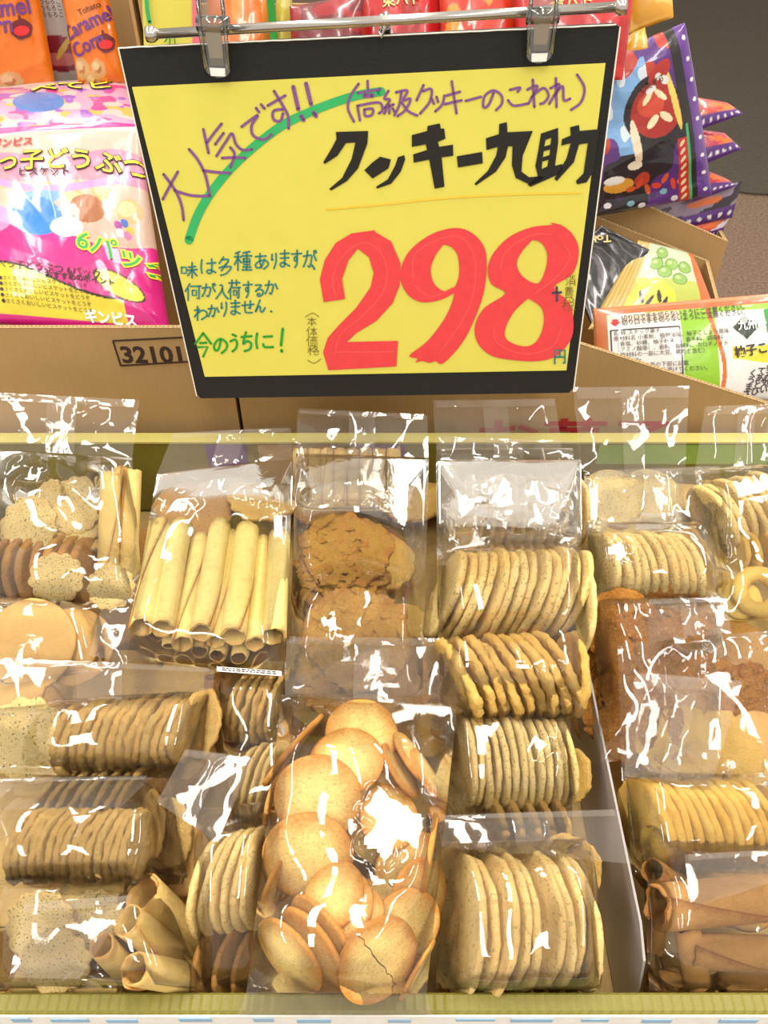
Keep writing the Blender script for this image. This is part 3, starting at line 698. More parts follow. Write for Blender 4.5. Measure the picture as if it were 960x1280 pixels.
# ================================================================== THE PRICE SIGN
SA = Vector((0, 0, CAMZ)); S0 = SA + Vector((-0.175, 0.6077, -0.1752)); SN = Vector((0.04890919, 0.99681016, -0.06306666)).normalized()
def on_sign(u, v, off=0.0):         # point on the sheet's plane, off metres toward the shopper
    r = ray(u, v); k = (S0 - SN * off - SA).dot(SN) / r.dot(SN); return SA + r * k
TO = -SN
sign = thing('price_sign', tuple(on_sign(482, 493)), 'black framed handwritten yellow price sign reading 298 hanging from a chrome bar', 'sign')
brd = [on_sign(*p) for p in ((148, 60), (768, 30), (775, 34), (717, 485), (711, 491), (251, 498), (246, 493))]
link('board', mesh(*prism(brd, SN * 0.0035), smooth=False), sign, M['black'])
# torn pale paper core showing along the cut edges
for (a, b) in (((148, 60), (770, 31)), ((148, 60), (246, 495)), ((775, 34), (717, 487))):
    p, q = on_sign(*a), on_sign(*b); n = 60; vv = [p.lerp(q, i / n) + TO * 0.0003 + Vector((0, 0, 0.0003 * (random.random() - 0.3))) for i in range(n + 1)]
    link('worn_edge', mesh(*tube(vv, 0.0005, 6), smooth=False), sign, M['white'])
sheet_o = link('paper_sheet', mesh(*prism([on_sign(*p, 0.0010) for p in ((165, 109), (757, 79), (708, 463), (256, 471))], SN * 0.0006), smooth=False), sign, M['paper'])
def lay(polys, mat, off, label, name='handwriting', tess=None):
    V, Fc = [], []
    for P in polys:
        b = len(V); V += [on_sign(p[0], p[1], off) for p in P]; Fc.append(tuple(range(b, b + len(P))))
    if tess:
        for loops in tess:
            tri = geometry.tessellate_polygon([[Vector((p[0], p[1], 0)) for p in L] for L in loops]); flat = [p for L in loops for p in L]
            b = len(V); V += [on_sign(p[0], p[1], off) for p in flat]; Fc += [tuple(b + i for i in t) for t in tri]
    o = link(name, mesh(V, Fc, False), sheet_o, M[mat]); o['label'] = label; return o
def traced(strokes, ox, oy, sc, w0, curve=True):
    out = []
    for s in strokes:
        ww = w0
        if isinstance(s, tuple) and isinstance(s[0], list): s, ww = s
        out += stroke_2d([(ox + x / sc, oy + y / sc) for x, y in s], ww / sc, curve)
    return out
lay(traced([[(180,768),(210,680),(260,590),(330,500),(400,430),(470,370),(560,305),(650,262),(740,225),(850,190),(948,174)]], 180, 60, 3.2, 36), 'green_ink', 0.0014, 'broad green marker arc', 'marker_arc')
A5 = [[(75,605),(105,548),(135,495)],[(78,505),(125,570),(150,630),(158,688)],[(122,570),(190,590),(265,592)],
 [(180,405),(218,452),(247,515),(262,590)],[(237,490),(290,497),(345,500)],[(237,325),(248,375),(258,420)],[(252,378),(280,340),(310,303)],[(285,385),(318,340)],[(290,432),(330,370),(352,342),(368,385),(395,408),(432,405)],[(312,440),(360,438),(405,440)],[(345,398),(362,425),(345,478)],
 [(390,315),(455,268),(430,310),(437,350),(478,366),(510,346)],[(448,240),(460,256)],[(468,226),(482,242)],
 [(495,230),(565,190)],[(520,172),(555,230),(577,275),(578,322)],[(555,245),(518,252),(518,285),(545,292),(556,262)],
 ([(597,155),(617,245)],16),([(628,272),(638,288)],16),([(648,142),(668,225)],16),([(678,258),(688,272)],16)]
lay(traced(A5, 180, 60, 3.2, 11), 'purple_ink', 0.0017, 'slanting purple words ending in two exclamation marks')
A6 = [[(122,113),(97,150),(88,190),(107,232)],[(150,104),(151,128)],[(119,142),(190,130)],([(140,151),(166,150)],14),[(118,182),(126,228)],[(120,182),(186,172),(197,196),(186,206)],[(140,194),(143,214),(164,211),(166,192),(140,194)],
 [(216,135),(203,160),(221,163),(205,188)],[(205,190),(232,178)],[(218,180),(219,206)],[(208,196),(203,207)],[(229,190),(235,201)],[(240,140),(276,134),(262,165),(286,160),(270,195),(245,215)],[(257,140),(250,180),(235,212)],[(258,172),(280,200),(307,213)],
 [(327,117),(305,165)],[(325,136),(352,130),(346,170),(316,207)],[(353,160),(360,176)],[(368,154),(373,170)],[(393,150),(386,178),(364,200)],
 [(400,150),(442,138)],[(395,177),(447,165)],[(416,105),(431,206)],[(460,167),(508,154)],[(548,142),(532,180),(516,186),(520,152),(548,134),(573,150),(574,176),(556,196)],
 [(600,132),(632,125),(624,138)],[(594,165),(612,182),(652,176)],[(672,100),(677,186)],[(655,131),(687,120),(658,176)],[(668,155),(705,126),(722,150),(708,172),(696,176)],[(745,95),(747,186)],[(728,127),(757,115),(724,176)],[(740,152),(766,120),(770,164),(790,160)],
 [(812,84),(835,125),(825,170),(793,195)]]
lay(traced(A6, 400, 60, 2.526, 8), 'purple_ink', 0.0017, 'purple words in brackets along the top')
BK = [[(50,265),(152,262),(150,300),(120,380),(85,420),(35,450),(29,445),(70,410),(100,350),(112,298),(82,300),(55,340),(15,366),(10,361),(35,320),(52,288)],
 [(140,386),(165,362),(190,343),(224,352),(216,380),(166,412)],[(246,345),(266,338),(269,352),(255,390),(225,428),(180,444),(177,438),(214,415),(238,370)],
 [(290,275),(338,262),(340,246),(378,238),(382,255),(392,254),(396,286),(372,296),(376,312),(420,305),(421,340),(384,345),(393,438),(362,444),(345,352),(296,362),(294,336),(338,322),(334,304),(290,312)],
 [(432,342),(512,328),(514,364),(436,377)],
 [(524,285),(565,272),(566,240),(590,234),(592,266),(672,262),(640,340),(636,390),(660,408),(706,404),(700,420),(664,432),(618,410),(606,370),(608,310),(594,310),(586,345),(556,390),(492,434),(488,428),(530,388),(556,340),(562,312),(526,322)],
 [(698,270),(752,252),(752,300),(742,372),(765,366),(768,392),(665,438),(656,432),(688,404),(680,372),(690,320)],
 [(790,250),(818,243),(820,262),(882,256),(874,310),(862,392),(842,424),(812,430),(808,420),(832,396),(846,300),(818,304),(802,360),(748,420),(740,412),(778,350),(792,300),(762,308),(764,288),(792,276)]]
HOLES = {6: [[(712,290),(731,283),(728,305),(708,311)],[(706,326),(727,320),(725,338),(704,345)],[(702,358),(722,353),(718,374),(700,382)]]}
cv = lambda L, s=2.526, ox=400, oy=60: [(ox + x / s, oy + y / s) for x, y in L]
lay([], 'black_ink', 0.0018, 'big black brush title', 'brush_title', [[cv(b)] + [cv(h) for h in HOLES.get(i, [])] for i, b in enumerate(BK)])
lay(traced([[(22,510),(200,494),(400,474),(620,462),(828,458)]], 400, 60, 2.526, 5), 'orange_ink', 0.0017, 'thin orange underline', 'underline')
R2 = [(62,272),(50,200),(65,140),(100,85),(150,55),(222,45),(228,52),(275,80),(305,150),(302,220),(280,275),(230,330),(165,370),(135,398),(297,394),(292,475),(77,487),(60,430),(75,385),(110,345),(165,290),(210,225),(220,180),(205,130),(170,103),(140,140),(120,200),(130,262)]
R9 = [(475,243),(430,265),(370,272),(325,245),(303,190),(320,130),(360,85),(420,50),(490,38),(545,65),(575,120),(572,220),(545,310),(500,400),(440,465),(415,458),(398,464),(375,458),(352,462),(358,450),(333,440),(390,395),(440,330),(465,280)]
R9h = [(440,90),(415,125),(400,170),(412,215),(445,238),(475,225),(490,180),(485,125),(465,98)]
R8 = [(775,20),(782,28),(720,35),(650,65),(600,115),(580,165),(592,215),(635,245),(570,290),(540,345),(548,400),(590,440),(660,455),(740,458),(800,440),(845,385),(850,320),(835,270),(790,225),(850,180),(868,110),(850,60),(815,30)]
R8a = [(722,75),(690,110),(672,150),(690,190),(738,213),(762,170),(768,120),(750,85)]
R8b = [(708,260),(665,300),(638,350),(640,390),(695,412),(735,395),(757,340),(750,290)]
def sm(L, keep=False):
    Q = smooth_line(list(L) + [L[0]], 4)[:-1]; return [tuple(q) for q in Q]
c8 = lambda L: cv(L, 2.526, 380, 270)
for nm, loops in (('two', [R2]), ('nine', [R9, R9h]), ('eight', [R8, R8a, R8b])):
    lay([], 'red_ink', 0.0017, 'huge red marker numeral', 'numeral_' + nm, [[c8(loops[0] if nm == 'two' else sm(loops[0]))] + [c8(sm(h)) for h in loops[1:]]])
# paler overlapping marker sweeps inside the numerals
ink('red_sweep', rgb(230, 78, 80))
for k_, st_ in enumerate([[(100,260),(92,190),(128,120),(190,84),(245,118),(262,190),(240,255),(180,320),(118,372),(95,440)],[(100,430),(285,428)],[(345,200),(350,120),(430,72),(500,70),(540,140),(535,240),(500,330),(430,430)],[(350,220),(400,255),(470,228)],[(820,90),(840,130),(800,190),(730,245)],[(620,170),(640,110),(720,60),(790,60)],[(600,350),(610,400),(690,435),(780,415),(815,350)]]):
    lay(traced([st_], 380, 270, 2.526, 5), 'red_sweep', 0.0018, 'paler overlapping marker sweep in a numeral', 'sweep_marking')
def hand(line, mat, w0, label, off=0.0017, ox=180, oy=280, sc=3.2):
    P = []
    for ch, (x0, y0, x1, y1) in line:
        for s in HB[ch]:
            P += stroke_2d([(ox + (x0 + (x1 - x0) * a / 10) / sc, oy + (y0 + (y1 - y0) * b / 10) / sc) for a, b in s], w0 / sc, ch not in STRAIGHT)
    return P
L1 = [('味',(150,155,212,215)),('は',(225,140,290,200)),('多',(295,132,352,205)),('種',(362,108,430,185)),('あ',(440,118,500,182)),('り',(505,115,535,180)),('ま',(537,105,588,175)),('す',(588,105,632,175)),('が',(635,108,690,178))]
L2 = [('何',(165,240,228,305)),('が',(230,240,285,295)),('入',(288,242,335,300)),('荷',(337,225,385,300)),('す',(395,230,435,295)),('る',(437,240,480,290)),('か',(482,228,535,285))]
L3 = [('わ',(200,330,255,385)),('か',(255,325,300,375)),('り',(302,310,337,370)),('ま',(340,305,390,365)),('せ',(390,305,440,360)),('ん',(442,305,485,355))]
lay(hand(L1, None, 6.5, '') + stroke_2d([(180 + 672 / 3.2, 280 + 165 / 3.2), (180 + 682 / 3.2, 280 + 180 / 3.2)], 2.4) + hand(L2, None, 6.5, '') + hand(L3, None, 6.5, '') + stroke_2d([(338.5, 389), (339.3, 389.6)], 2.4), 'teal_ink', 0.0017, 'three lines of small teal handwriting')
L4 = [('今',(205,437,268,530)),('の',(275,450,335,520)),('う',(340,442,380,510)),('ち',(385,433,435,510)),('に',(445,435,520,500))]
lay(hand(L4, None, 9, '') + stroke_2d([(180 + 555 / 3.2, 280 + 420 / 3.2), (180 + 548 / 3.2, 280 + 485 / 3.2)], 3.4) + stroke_2d([(180 + 550 / 3.2, 280 + 505 / 3.2), (180 + 551 / 3.2, 280 + 510 / 3.2)], 3.4), 'leaf_ink', 0.0017, 'green handwritten line ending in an exclamation mark')
L5 = [('本',(652,372,690,408)),('体',(650,412,692,450)),('価',(650,450,694,490)),('格',(655,488,700,525))]
lay(hand(L5, None, 2.6, '') + traced([[(645,372),(675,357),(700,372)],[(655,545),(680,557),(708,540)]], 180, 280, 3.2, 2.6), 'pencil_ink', 0.0017, 'tiny vertical pencil note in brackets')
L6 = [('消',(828,186,858,220)),('費',(818,224,856,262)),('税',(814,264,856,300))]
lay(hand(L6, None, 2.2, '', ox=380, oy=270, sc=2.526), 'pencil_ink', 0.0021, 'tiny vertical pencil note over the numeral eight')
lay(traced([[(785,243),(812,241)],[(798,225),(799,268)]], 380, 270, 2.526, 7), 'navy_ink', 0.0021, 'small dark plus sign')
lay(hand([('円',(788,420,828,466))], None, 5, '', ox=380, oy=270, sc=2.526), 'teal_ink', 0.0021, 'small teal yen character')

# ---- chrome bar with its clips
bar = thing('hanging_bar', tuple(on_sign(482, 24, 0.006)), 'chrome bar above the price sign with flared ends and a curved arm behind', 'bar')
b0, b1 = on_sign(186, 43, 0.007), on_sign(780, 8, 0.007); d = (b1 - b0).normalized()
link('rod', mesh(*tube([b0, b1], 0.0030, 16)), bar, M['chrome'])
for p, s in ((b0, 1), (b1, -1)):
    link('end_cap', mesh(*tube([p - d * s * 0.0015, p + d * s * 0.001, p + d * s * 0.003, p + d * s * 0.006], [0.0046, 0.005, 0.0048, 0.0031], 16)), bar, M['chrome'])
mid = on_sign(482, 22, 0.0)
arm_pts = [mid, mid + Vector((0, 0.02, -0.02)), mid + Vector((0, 0.05, -0.12)), Vector((mid.x, 0.72, 0.94)), Vector((mid.x, 0.775, 0.88)), Vector((mid.x, 0.78, TB + 0.008))]
link('arm', mesh(*tube([Vector(p) for p in smooth_line([tuple(p) for p in arm_pts], 6)] if False else arm_pts, 0.004, 12)), bar, M['chrome'])
link('arm_foot', mesh(*tube([(mid.x, 0.78, TB + 0.0055), (mid.x, 0.78, TB + 0.0095)], 0.035, 24)), bar, M['chrome'])
hk = on_sign(477, 30, 0.007)
link('hook', mesh(*tube([hk + Vector((0, 0, 0.004)), hk + Vector((0.002, -0.001, -0.002)), hk + Vector((0.0, -0.001, -0.007)), hk + Vector((-0.002, 0, -0.003))], 0.0012, 8)), bar, M['chrome'])
def clip(u0, v0, u1, v1, label):
    """clear plastic clip biting the board, a bent metal strip inside"""
    a, b = on_sign(u0, v0, 0.010), on_sign(u1, v1, 0.006); up = (a - b).normalized(); sd = up.cross(SN).normalized(); L = (a - b).length; W = 0.0085
    root = thing('sign_clip', tuple(b), label, 'clip', 'clear clips holding the price sign')
    ou = []
    for k in range(13):
        f = math.pi * (1 + k / 12); ou.append(b + sd * W * 0.95 * math.cos(f) + up * (W * 0.6 * math.sin(f) + W * 0.6))
    outline = ou + [b + up * L * 0.45 + sd * W * 0.95, b + up * L * 0.55 + sd * W * 1.15, a + sd * W * 1.0, a - sd * W * 1.0, b + up * L * 0.55 - sd * W * 1.15, b + up * L * 0.45 - sd * W * 0.95]
    bevel(link('clip_body', mesh(*prism(outline, TO * 0.0022), smooth=False), root, M['plastic']), 0.0006)
    for s in (-1, 1):
        link('side_rail', mesh(*tube([b + sd * s * W * 0.85 + up * 0.006 + TO * 0.003, b + sd * s * W * 0.95 + up * L * 0.5 + TO * 0.004, a + sd * s * W * 0.9 + TO * 0.003], 0.0013, 8)), root, M['plastic'])
    link('metal_strip', mesh(*prism([b + up * 0.007 - sd * W * 0.5 + TO * 0.001, b + up * 0.007 + sd * W * 0.5 + TO * 0.001, b + up * L * 0.62 + sd * W * 0.6 + TO * 0.003, b + up * L * 0.62 - sd * W * 0.6 + TO * 0.003], TO * 0.0008), smooth=False), root, M['metal'])
    link('grip_pad', mesh(*prism([b + up * 0.0012 - sd * W * 0.55, b + up * 0.0012 + sd * W * 0.55, b + up * 0.006 + sd * W * 0.6, b + up * 0.006 - sd * W * 0.6], TO * 0.0032), smooth=False), root, M['label_white'])
    link('clip_collar', mesh(*tube([b + up * L * 0.62 - sd * W * 1.2 + TO * 0.001, b + up * L * 0.62 + sd * W * 1.2 + TO * 0.001], 0.0048, 14)), root, M['plastic'])
clip(262, -14, 274, 96, 'clear plastic clip on the sign above the slanting purple words')
clip(681, -20, 673, 78, 'clear plastic clip on the sign above the bracketed purple words')

# ================================================================== COOKIES AND THEIR BAGS
random.seed(21)
G = lambda s: s
# ---- S: big bag of butter cookies in the middle of the front
g = 'butter cookies in the front centre bag'
S = [
 disc('butter', 452, 918, 0.040, 46, (.12, .55, .78), 'butter cookie topmost in the front centre bag, tilted back', g, 0.13),
 disc('butter', 436, 950, 0.050, 44, (.05, .66, .70), 'butter cookie propped just under the topmost one in the front centre bag', g, 0.13),
 disc('butter', 430, 958, 0.030, 46, (-.05, .45, .85), 'butter cookie mostly hidden behind the large round-faced one', g, 0.13),
 disc('butter', 397, 998, 0.046, 55, (-.03, .02, 1), 'large round golden butter cookie lying flat, whole face showing', g, 0.12),
 disc('butter', 385, 1070, 0.034, 57, (.03, -.12, 1), 'round butter cookie just below the large flat golden one, a dark speck on it', g, 0.12),
 disc('butter', 456, 980, 0.026, 36, (.3, .35, .85), 'butter cookie peeping out beside the large flat golden one', g, 0.13),
 disc('butter', 476, 1003, 0.022, 38, (.3, .45, .8), 'butter cookie wedged in the middle of the front centre bag', g, 0.13),
 disc('butter', 486, 1022, 0.026, 40, (.35, .4, .75), 'butter cookie under the broad glare on the film', g, 0.13),
 disc('butter', 516, 948, 0.034, 38, edge_n(-38, .12), 'butter cookie on edge by the upper film edge near the divider', g, 0.15),
 disc('butter', 500, 962, 0.032, 38, edge_n(-36, .12), 'second butter cookie on edge by the upper film edge near the divider', g, 0.15),
 disc('butter', 533, 968, 0.028, 36, edge_n(-34, .1), 'third butter cookie on edge, pressed against the film by the divider side', g, 0.15),
 disc('butter', 372, 928, 0.030, 46, edge_n(42, .15), 'butter cookie on edge slanting beside the topmost one', g, 0.15),
 disc('butter', 360, 944, 0.028, 46, edge_n(38, .15), 'outer butter cookie on edge slanting beside the topmost one', g, 0.15),
 disc('butter', 536, 1068, 0.030, 50, edge_n(10, .12), 'pale butter cookie standing on edge against the film beside the glare', g, 0.14),
 disc('butter', 480, 1048, 0.004, 50, (.25, .1, .95), 'butter cookie lying beneath the glare in the front centre bag', g, 0.13),
 disc('butter', 512, 1086, 0.002, 48, (.4, .0, .9), 'butter cookie under the lower point of the glare', g, 0.13),
 disc('butter', 416, 1120, 0.034, 44, (-.40, .60, .50), 'butter cookie leaning below the round faced pair', g, 0.15),
 disc('butter', 428, 1134, 0.034, 44, (-.45, .58, .6), 'middle butter cookie of the three leaning together', g, 0.15),
 disc('butter', 443, 1149, 0.032, 42, (-.45, .6, .55), 'lowest butter cookie of the three leaning together', g, 0.15),
 disc('butter', 404, 1170, 0.024, 58, (-.70, -.38, .62), 'butter cookie standing steeply behind the pale-faced one', g, 0.13),
 disc('butter', 392, 1186, 0.026, 58, (-.70, -.36, .62), 'second steep butter cookie behind the pale-faced one', g, 0.13),
 disc('butter', 362, 1194, 0.030, 54, (-.62, -.36, .72), 'pale-faced butter cookie leaning in the bottom corner of the front centre bag', g, 0.13),
 disc('snapped', 472, 1200, 0.030, 56, (.48, -.10, .85), 'cracked butter cookie at the bottom of the front centre bag', g, 0.12, 0.2),
 disc('butter', 506, 1158, 0.020, 48, (.35, .0, .9), 'butter cookie lying partly under the cracked one', g, 0.13),
 disc('butter', 524, 1120, 0.014, 46, (.6, .1, .7), 'butter cookie by the film edge beside the glare tip', g, 0.13),
 disc('butter', 522, 1212, 0.014, 40, edge_n(28, .35), 'butter cookie on edge beside the cracked one', g, 0.13),
 disc('butter', 350, 1000, 0.014, 44, edge_n(10, .3), 'butter cookie on edge behind the large flat golden one', g, 0.14),
 disc('butter', 350, 1100, 0.010, 48, edge_n(20, .3), 'butter cookie half hidden at the film edge beside the speckled one', g, 0.14)]
# ---- D: double row of sesame cookies beside the divider
g = 'sesame cookies in the upper row of the tall bag'
D1 = row('sesame', 556, 744, 708, 742, 13, 60, 0.030, 21, -.12, 0.145, 'sesame cookie in the slanting upper row, counting towards the divider', '', g)
D1 += [disc('sesame', 724, 765, 0.030, 56, edge_n(6, -.1), 'upright sesame cookie ending the slanting upper row beside the divider', g, 0.13)]
for k, o_ in enumerate(D1[:-1]): o_['label'] = '%s slanting sesame cookie from the florentine bag, upper row of tall bag' % ORD[k]
g = 'oat cookies in the lower row of the tall bag'
D2 = row('oat', 574, 850, 696, 842, 9, 55, 0.034, -24, -.2, 0.185, '', '', g)
for k, o_ in enumerate(D2): o_['label'] = '%s slanting oat cookie from the florentine bag, lower row of tall bag' % ORD[k]
D2 += [disc('oat', 714, 842, 0.034, 52, edge_n(2, -.15), 'upright oat cookie ending the lower row beside the divider', g, 0.2)]
# ---- B: rolled wafers
g = 'pale rolled wafers in the bag of rolls'
BR = [(203, 657, 177, 784, 15), (227, 656, 203, 786, 15), (251, 674, 228, 805, 13.5), (275, 657, 252, 791, 15), (289, 669, 270, 802, 11.5), (309, 662, 292, 796, 16), (328, 677, 319, 805, 12.5), (349, 670, 342, 796, 15.5)]
B = []
for k, (a, b, c, d_, r) in enumerate(BR):
    B.append(roll('roll', (a, b), (c, d_), r, '%s pale yellow rolled wafer from the herb crackers, top layer of the bag' % ORD[k], g, 0.024 if k not in (2, 4, 6) else 0.014, 0.040 if k not in (2, 4, 6) else 0.032))
for k, (c, d_) in enumerate([(193, 798), (211, 812), (249, 815), (272, 821), (299, 824)]):
    B.append(roll('roll', (c + 22, d_ - 128), (c, d_), 11.5, '%s rolled wafer end peeping out of the lower layer of the bag' % ORD[k], 'lower rolled wafers in the bag of rolls', -0.004, 0.016))
# ---- C: florentines in the second bag
g = 'lace cookies in the bag beside the rolled wafers'
C = [disc('lace', 433, 688, 0.036, 58, (.0, .62, .72), 'topmost lace cookie in the bag between the rolled wafers and sesame cookies', g, 0.13),
     disc('lace', 428, 706, 0.026, 58, (.0, .68, .66), 'second lace cookie of the small leaning stack', g, 0.13),
     disc('lace', 430, 724, 0.020, 56, (.04, .66, .7), 'third lace cookie of the small leaning stack', g, 0.15),
     disc('lace', 424, 742, 0.014, 58, (-.04, .66, .7), 'lowest lace cookie of the small leaning stack', g, 0.15),
     disc('lace', 447, 798, 0.030, 66, (.03, .3, .95), 'broad lace cookie facing up below the leaning stack', g, 0.12),
     disc('lace', 420, 838, 0.012, 56, (-.1, .3, .95), 'lace cookie showing through the seal of the front centre bag', g, 0.12),
     disc('lace', 485, 845, 0.010, 56, (.1, .3, .95), 'lace cookie by the film corner below the broad lace cookie', g, 0.12)]
# ---- A: herb crackers, rolls and fingers at the rear
g = 'flower shaped herb crackers in the rear corner bag'
A = [disc('cracker', 36, 658, 0.040, 38, (-.15, .15, .95), 'large flower-shaped herb cracker with green specks facing up', g, 0.13),
     disc('cracker', 71, 723, 0.038, 32, (.2, .1, .95), 'flower-shaped herb cracker lying over the brown finger cookies', g, 0.15),
     disc('cracker', 139, 734, 0.038, 29, (.05, .1, .95), 'flower-shaped herb cracker at the foot of the two upright rolls', g, 0.15),
     disc('cracker', 92, 645, 0.030, 30, (.1, .6, .75), 'tilted herb cracker behind the large flower-shaped one', g, 0.16),
     disc('cracker', 96, 662, 0.024, 30, (.05, .8, .55), 'second tilted herb cracker in the small pile', g, 0.16),
     disc('cracker', 100, 676, 0.020, 29, (.02, .85, .5), 'lowest tilted herb cracker in the small pile', g, 0.16),
     disc('cracker', 60, 622, 0.020, 24, (-.5, .3, .8), 'rough herb cracker behind the large flower-shaped one', g, 0.2),
     disc('cracker', 100, 620, 0.016, 28, (.3, .5, .8), 'rearmost herb cracker beside the upright rolls', g, 0.2)]
A += [roll('goldroll', (139, 594), (135, 724), 14, 'upright gold rolled wafer with a browned open end, beside the herb crackers', 'upright rolled wafers in the rear corner bag', 0.055, 0.010),
      roll('goldroll', (166, 590), (160, 726), 12.5, 'upright gold rolled wafer nearer the bag of rolls', 'upright rolled wafers in the rear corner bag', 0.050, 0.006),
      roll('goldroll', (152, 586), (150, 726), 10, 'thin rolled wafer between the two upright ones', 'upright rolled wafers in the rear corner bag', 0.046, 0.002)]
A += row('brown', 2, 712, 112, 716, 8, 44, 0.006, -4, .2, 0.24, 'brown finger-like cookie on edge below the herb crackers', '', 'brown cookies on edge in the rear corner bag')
# ---- N: plain cookies
g = 'large plain cookies in the peach coloured bag'
Nn = [disc('peach', 38, 806, 0.020, 58, (-.05, .25, .95), 'large plain peach-coloured cookie at the frame edge below the herb crackers', g, 0.11),
      disc('peach', 92, 808, 0.012, 48, (.15, .2, .95), 'large plain peach-coloured cookie under wrinkled film', g, 0.11),
      disc('peach', 10, 850, 0.006, 50, (-.05, .2, .95), 'plain peach-coloured cookie partly under the next bag', g, 0.11)]
# ---- O: row of cookies on edge, second bag down on that side
O = row('rough', 92, 926, 238, 910, 14, 46, 0.016, 9, .22, 0.21, '', '', 'coconut cookies in the upper lying row', s1=16)
for k, o_ in enumerate(O): o_['label'] = '%s coconut cookie on edge in the upper lying row, counting towards the middle' % ORD[k]
O += [disc('rough', 252, 905, 0.014, 44, (-.75, .25, .6), 'coconut cookie turned flat at the end of the upper lying row', None, 0.14),
      disc('cracker', 34, 925, 0.012, 52, (-.1, .1, 1), 'wide pale flower-shaped cracker beside the upper lying row', None, 0.12)]
# ---- P: rough cookies
P1 = row('rough', 34, 1056, 172, 1058, 15, 44, 0.014, 8, .2, 0.205, '', '', 'coconut cookies in the lower lying row', s1=4)
for k, o_ in enumerate(P1): o_['label'] = '%s coconut cookie on edge in the lower lying row, counting towards the middle' % ORD[k]
P2 = row('rough', 62, 998, 166, 990, 8, 34, 0.000, 28, .2, 0.2, '', '', 'coconut cookies behind the lower lying row')
for k, o_ in enumerate(P2): o_['label'] = '%s slanting coconut cookie between the two lying rows, counting towards the middle' % ORD[k]
P3 = [disc('rough', 190, 1030, 0.004, 40, (-.8, .15, .55), 'coconut cookie leaning after the lower lying row', None, 0.15), disc('rough', 212, 1040, 0.000, 42, (-.6, .15, .75), 'coconut cookie turned towards the middle, after the lower lying row', None, 0.13),
      disc('peach', 228, 1075, -.02, 42, (-.3, .2, .9), 'pale cookie in shade beside the lower lying row', None, 0.13)]
# ---- R: cones and rolls in the front corner
g = 'gold rolled wafers in the front corner bag'
R = [roll('goldroll', (168, 1212), (246, 1226), 21, 'pale gold roll lying lowest by the tray front, open end showing', g, 0.030, -.026),
     roll('goldroll', (160, 1150), (234, 1206), 21, 'browned roll lying above the pale lowest one', g, 0.024, -.034),
     roll('goldroll', (178, 1116), (240, 1176), 25, 'widest brown-edged roll, uppermost in the front corner bag', g, 0.016, -.040),
     roll('goldroll', (126, 1182), (172, 1230), 17, 'small roll with a brown round mouth among the front corner rolls', g, 0.028, -.030),
     roll('goldroll', (20, 1228), (96, 1232), 15, 'roll lying along the tray front below the pale crackers', g, -.012, -.012),
     roll('goldroll', (92, 1238), (150, 1236), 13, 'short roll along the tray front beside the pale lowest one', g, -.014, -.014),
     disc('cracker', 52, 1160, 0.014, 46, (-.1, .05, 1), 'pale flower-shaped cracker under hazy film in the front corner', None, 0.12),
     disc('cracker', 70, 1202, 0.012, 42, (.1, -.1, 1), 'second pale flower-shaped cracker under hazy film in the front corner', None, 0.12),
     disc('cracker', 118, 1148, 0.008, 34, (.15, .1, 1), 'small pale cracker beside the roll mouths in the front corner', None, 0.14)]
R += [roll('goldroll', (78, 1112), (158, 1108), 11, 'pale finger wafer lying across the top of the front corner bag', 'pale fingers in the front corner bag', 0.006, 0.006), roll('goldroll', (76, 1128), (150, 1126), 10, 'second pale finger wafer lying across the front corner bag', 'pale fingers in the front corner bag', 0.008, 0.008)]
R += [disc('brown', 8, 1200, -.004, 34, (.5, .3, .8), 'brown cookie at the frame edge in the front corner bag', None, 0.16)]
# ---- Q: thin cookies beside the centre bag
Q = row('thin', 268, 1106, 330, 1096, 6, 62, 0.006, 7, .28, 0.13, '', '', 'thin pale cookies beside the front centre bag', s1=4)
for k, o_ in enumerate(Q): o_['label'] = '%s thin pale cookie on edge beside the butter cookie bag, counting towards it' % ORD[k]
Q += [disc('brown', 266, 1205, -.020, 44, edge_n(-3, .45), 'dark brown cookie on edge below the thin pale ones', 'brown cookies below the thin pale ones', 0.16), disc('brown', 292, 1205, -.020, 44, edge_n(2, .45), 'second dark brown cookie on edge below the thin pale ones', 'brown cookies below the thin pale ones', 0.16),
      disc('brown', 314, 1205, -.022, 42, edge_n(2, .45), 'third dark brown cookie below the thin pale ones', 'brown cookies below the thin pale ones', 0.16)]
Q2 = row('rough', 300, 888, 352, 880, 6, 46, -.004, 10, .22, 0.14, '', '', 'cookies on edge between the rolls and the centre bag')
for k, o_ in enumerate(Q2): o_['label'] = '%s cookie on edge below the rolled wafers, counting towards the butter cookie bag' % ORD[k]
Q2 += [roll('brownroll', (266, 846), (266, 890), 11, 'brown roll standing in the gap below the rolled wafers', 'brown rolls below the rolled wafers', -.004, -.03), roll('brownroll', (283, 846), (283, 892), 8, 'thin brown roll in the gap below the rolled wafers', 'brown rolls below the rolled wafers', -.004, -.03)]
Q3 = row('thin', 310, 985, 356, 975, 5, 52, -.012, 8, .25, 0.1, '', '', 'thin cookies half hidden beside the centre bag')
for k, o_ in enumerate(Q3): o_['label'] = '%s dim thin cookie on edge behind the butter cookie bag, counting towards it' % ORD[k]
# ---- T: cookies between the tall bag and the front row
T = row('sesame', 580, 950, 700, 950, 13, 56, -.004, -2, -.14, 0.125, '', '', 'sesame cookies in the middle row by the divider', s1=-4)
for k, o_ in enumerate(T): o_['label'] = '%s upright sesame cookie in the middle row, counting towards the divider' % ORD[k]
T += row('oat', 622, 1022, 702, 1026, 5, 26, -.016, -15, -.2, 0.3, 'broken oat piece under the middle row', 'counting towards the divider', 'broken pieces under the middle row')
T += [disc('oat', 708, 968, -.02, 36, (-.7, .2, .6), 'broken oat cookie leaning at the divider end of the middle row', None, 0.2)]
